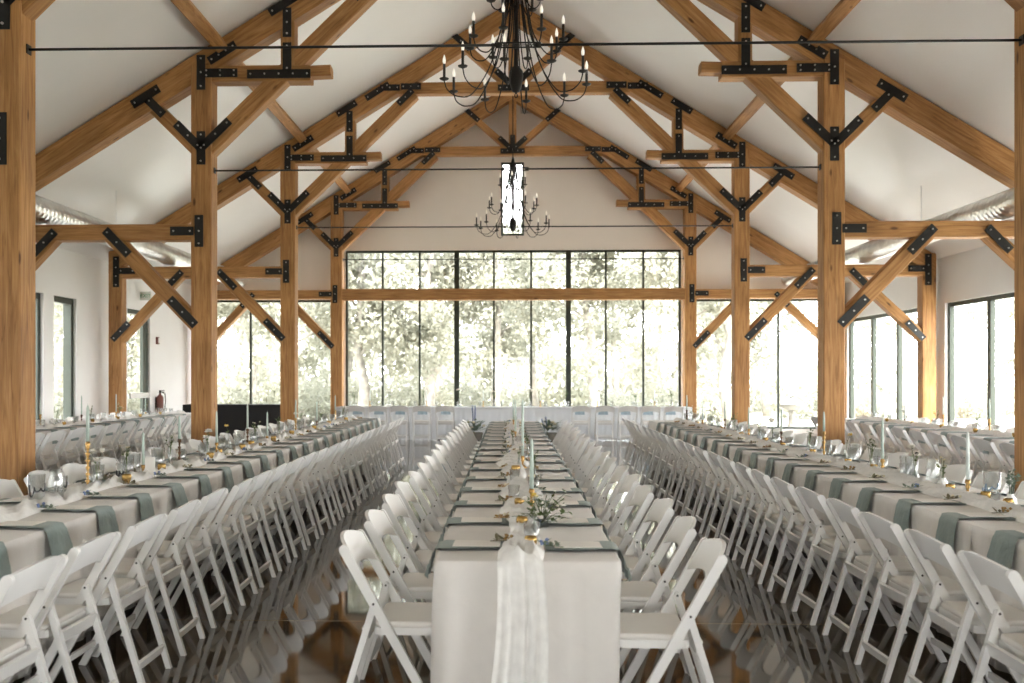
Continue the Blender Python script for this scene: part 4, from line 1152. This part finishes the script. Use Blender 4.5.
b = MB(); b.tube([(-.10, -.1, .90), (-.06, -.1, .98), (.02, -.1, 1.03), (.10, -.1, 1.02)], [.015, .03, .022, .006], 8); b.build('black_bird', M['dark'], t)

def tree_meshes(seed, h, crown_r, crown_z0, nleaf, leafsize, mat, lean=0):
    r = random.Random(seed); tr = MB(); tips = []
    base = Vector((0, 0, 0)); P = [Vector((0, 0, -.2))]
    n = 7
    for k in range(1, n+1): P.append(Vector((lean*k/n*h*.3+r.uniform(-.12, .12), r.uniform(-.12, .12), h*.85*k/n)))
    tr.tube(P, [.17*(1-.8*k/n)+.02 for k in range(n+1)], 7)
    for k in range(16):
        f = r.uniform(.25, .95); i = min(int(f*n), n-1); p = P[i].lerp(P[i+1], f*n-i); a = r.uniform(0, 6.28); L = r.uniform(.6, 1)*crown_r*(1.1-f*.5)
        q = p+Vector((math.cos(a)*L*.5, math.sin(a)*L*.5, L*.28)); e = p+Vector((math.cos(a)*L, math.sin(a)*L, L*.4+r.uniform(-.2, .3)))
        tr.tube([p, q, e], [.055*(1.1-f), .035*(1.1-f)+.008, .008], 5); tips += [e, q, p.lerp(e, .75)]
    lf = MB(); cl = []
    for k in range(60):
        if k < len(tips): c = tips[k]
        else:
            a = r.uniform(0, 6.28); rr = crown_r*math.sqrt(r.random()); c = Vector((math.cos(a)*rr+lean*h*.15, math.sin(a)*rr, r.uniform(crown_z0, h)))
        if c.z < crown_z0: c = Vector((c.x, c.y, crown_z0+r.random()*.6))
        cl.append((c, r.uniform(.35, .85)))
    for k in range(nleaf):
        c, rad = cl[r.randrange(len(cl))]
        d = Vector((r.gauss(0, 1), r.gauss(0, 1), r.gauss(0, .7)))*rad*.55; p = c+d
        u = Vector((r.gauss(0, 1), r.gauss(0, 1), r.gauss(0, 1))).normalized(); w = u.cross(Vector((r.gauss(0, 1), r.gauss(0, 1), r.gauss(0, 1)))).normalized()
        L = leafsize*r.uniform(.6, 1.3)
        lf.poly([p-u*L*.5, p+w*L*.28, p+u*L*.5, p-w*L*.28])
    return tr.mesh('trunk', M['bark']), lf.mesh('foliage', mat)
TM = [tree_meshes(1, 8.5, 2.3, 1.6, 9000, .19, M['leaf_a']), tree_meshes(2, 9.5, 2.5, 1.2, 9500, .19, M['leaf_b'], .3), tree_meshes(3, 7.5, 2.0, .6, 8500, .18, M['leaf_a'], -.3), tree_meshes(4, 9, 2.6, 3.6, 7000, .17, M['leaf_b'])]
r = random.Random(21); TN = ['green leafy tree', 'pale tall leaning tree', 'bushy low branched tree', 'high crowned pale tree']
spots = []
for k in range(9): spots.append((-13+k*2.6+r.uniform(-.7, .7), 33+r.uniform(-1.5, 1.5), r.choice([0, 1, 2])))
for k in range(10): spots.append((-20+k*3.4+r.uniform(-1, 1), 40+r.uniform(-2, 2), r.choice([0, 1, 2])))
for k in range(9): spots.append((-26+k*4.6+r.uniform(-1.5, 1.5), 50+r.uniform(-2, 2), r.choice([0, 1])))
spots += [(14.5, 37, 3), (20, 46, 1), (27, 52, 0), (15.5, 28, 3), (20.5, 33.5, 3), (26, 41, 3), (-14, 27, 0), (-13.5, 21, 2), (-16, 33, 1), (-13.2, 24.3, 1), (-17, 40, 0), (34, 60, 1), (17.5, 22, 3), (18, 12, 3), (19, 3, 1), (-15, 14, 0), (-15, 5, 1)]
spots.sort(key=lambda s: s[1])
for k, (x, y, m) in enumerate(spots):
    side = 'beyond the back windows' if abs(x) < 13 else ('off to the left' if x < 0 else 'beyond the right windows')
    t = thing('tree', (x, y, -.18), f'{TN[m]} standing {side}', 'tree', 'overexposed trees outside the windows', r.uniform(0, 6.28))
    s = r.uniform(.9, 1.2); t.scale = (s, s, s*r.uniform(.95, 1.1))
    put('trunk', TM[m][0], (0, 0, 0), 0, t); put('foliage', TM[m][1], (0, 0, 0), 0, t)
def shrub_mesh(seed):
    r = random.Random(seed); b = MB()
    for k in range(2200):
        a = r.uniform(0, 6.28); e = math.asin(r.random()); q = r.random()**.4
        p = Vector((math.cos(a)*math.cos(e)*1.3*q, math.sin(a)*math.cos(e)*1.0*q, math.sin(e)*1.25*q)); u = Vector((r.gauss(0, 1), r.gauss(0, 1), r.gauss(0, 1))).normalized(); w = u.cross(Vector((0, .3, 1))).normalized()
        L = r.uniform(.08, .17); b.poly([p-u*L*.5, p+w*L*.3, p+u*L*.5, p-w*L*.3])
    return b.mesh('shrub', M['leaf_c'])
SH = [shrub_mesh(1), shrub_mesh(2)]
for k in range(22):
    x = -22+k*2.1+r.uniform(-.5, .5); y = 36+r.uniform(-3, 8)+(6 if x > 9 else 0)
    o = put('shrub', SH[k % 2], (x, y, -.2), r.uniform(0, 6), None, (r.uniform(.9, 1.5),)*3)
    tag(o, 'low pale shrub growing under the trees beyond the back windows', 'shrub', 'shrubs outside the windows')
for k in range(15):
    x = -24+k*2.9+r.uniform(-.5, .5); y = 46+r.uniform(-2, 3)
    o = put('tall_shrub', SH[k % 2], (x, y, -.2), r.uniform(0, 6), None, (r.uniform(1.8, 2.3), r.uniform(1.8, 2.3), r.uniform(2.4, 3.6)))
    tag(o, 'tall pale bush filling the gap behind the tree trunks', 'bush', 'tall bushes behind the trees')

# ------------------------------------------------------------------ light, camera
w = bpy.data.worlds.new('World'); sc.world = w; w.use_nodes = True; nt = w.node_tree
bg = nt.nodes['Background']
tc = nt.nodes.new('ShaderNodeTexCoord'); sp = nt.nodes.new('ShaderNodeSeparateXYZ'); nt.links.new(tc.outputs['Generated'], sp.inputs['Vector'])
rp = ramp(nt, sp.outputs['Z'], [(.0, (1.0, .985, .96)), (.5, (.89, .945, 1.0))])
nt.links.new(rp.outputs['Color'], bg.inputs['Color'])
bg.inputs['Strength'].default_value = 3.0
S = bpy.data.lights.new('sun', 'SUN'); S.energy = 3.0; S.angle = R(4); S.color = (1, .93, .82)
so = bpy.data.objects.new('sun', S); COL.objects.link(so); so.rotation_euler = (R(38), R(0), R(18))

cam = bpy.data.cameras.new('camera'); co = bpy.data.objects.new('camera', cam); COL.objects.link(co); sc.camera = co
co.location = (-.075, 0, 1.52); co.rotation_euler = (R(90), 0, R(1.65))
cam.sensor_width = 36; cam.lens = 995*36/1024; cam.shift_x = .0303; cam.shift_y = .0327; cam.clip_end = 400
cam.dof.use_dof = True; cam.dof.focus_distance = 8.0; cam.dof.aperture_fstop = 2.8

vs = sc.view_settings; sc.display_settings.display_device = 'sRGB'
vs.view_transform = 'Standard'; vs.look = 'None'; vs.gamma = 1; vs.use_curve_mapping = False; vs.exposure = 2.72
cy = sc.cycles; cy.use_denoising = True; cy.max_bounces = 9; cy.diffuse_bounces = 6; cy.glossy_bounces = 4; cy.transparent_max_bounces = 24
cy.caustics_reflective = False; cy.caustics_refractive = False; cy.sample_clamp_indirect = 6
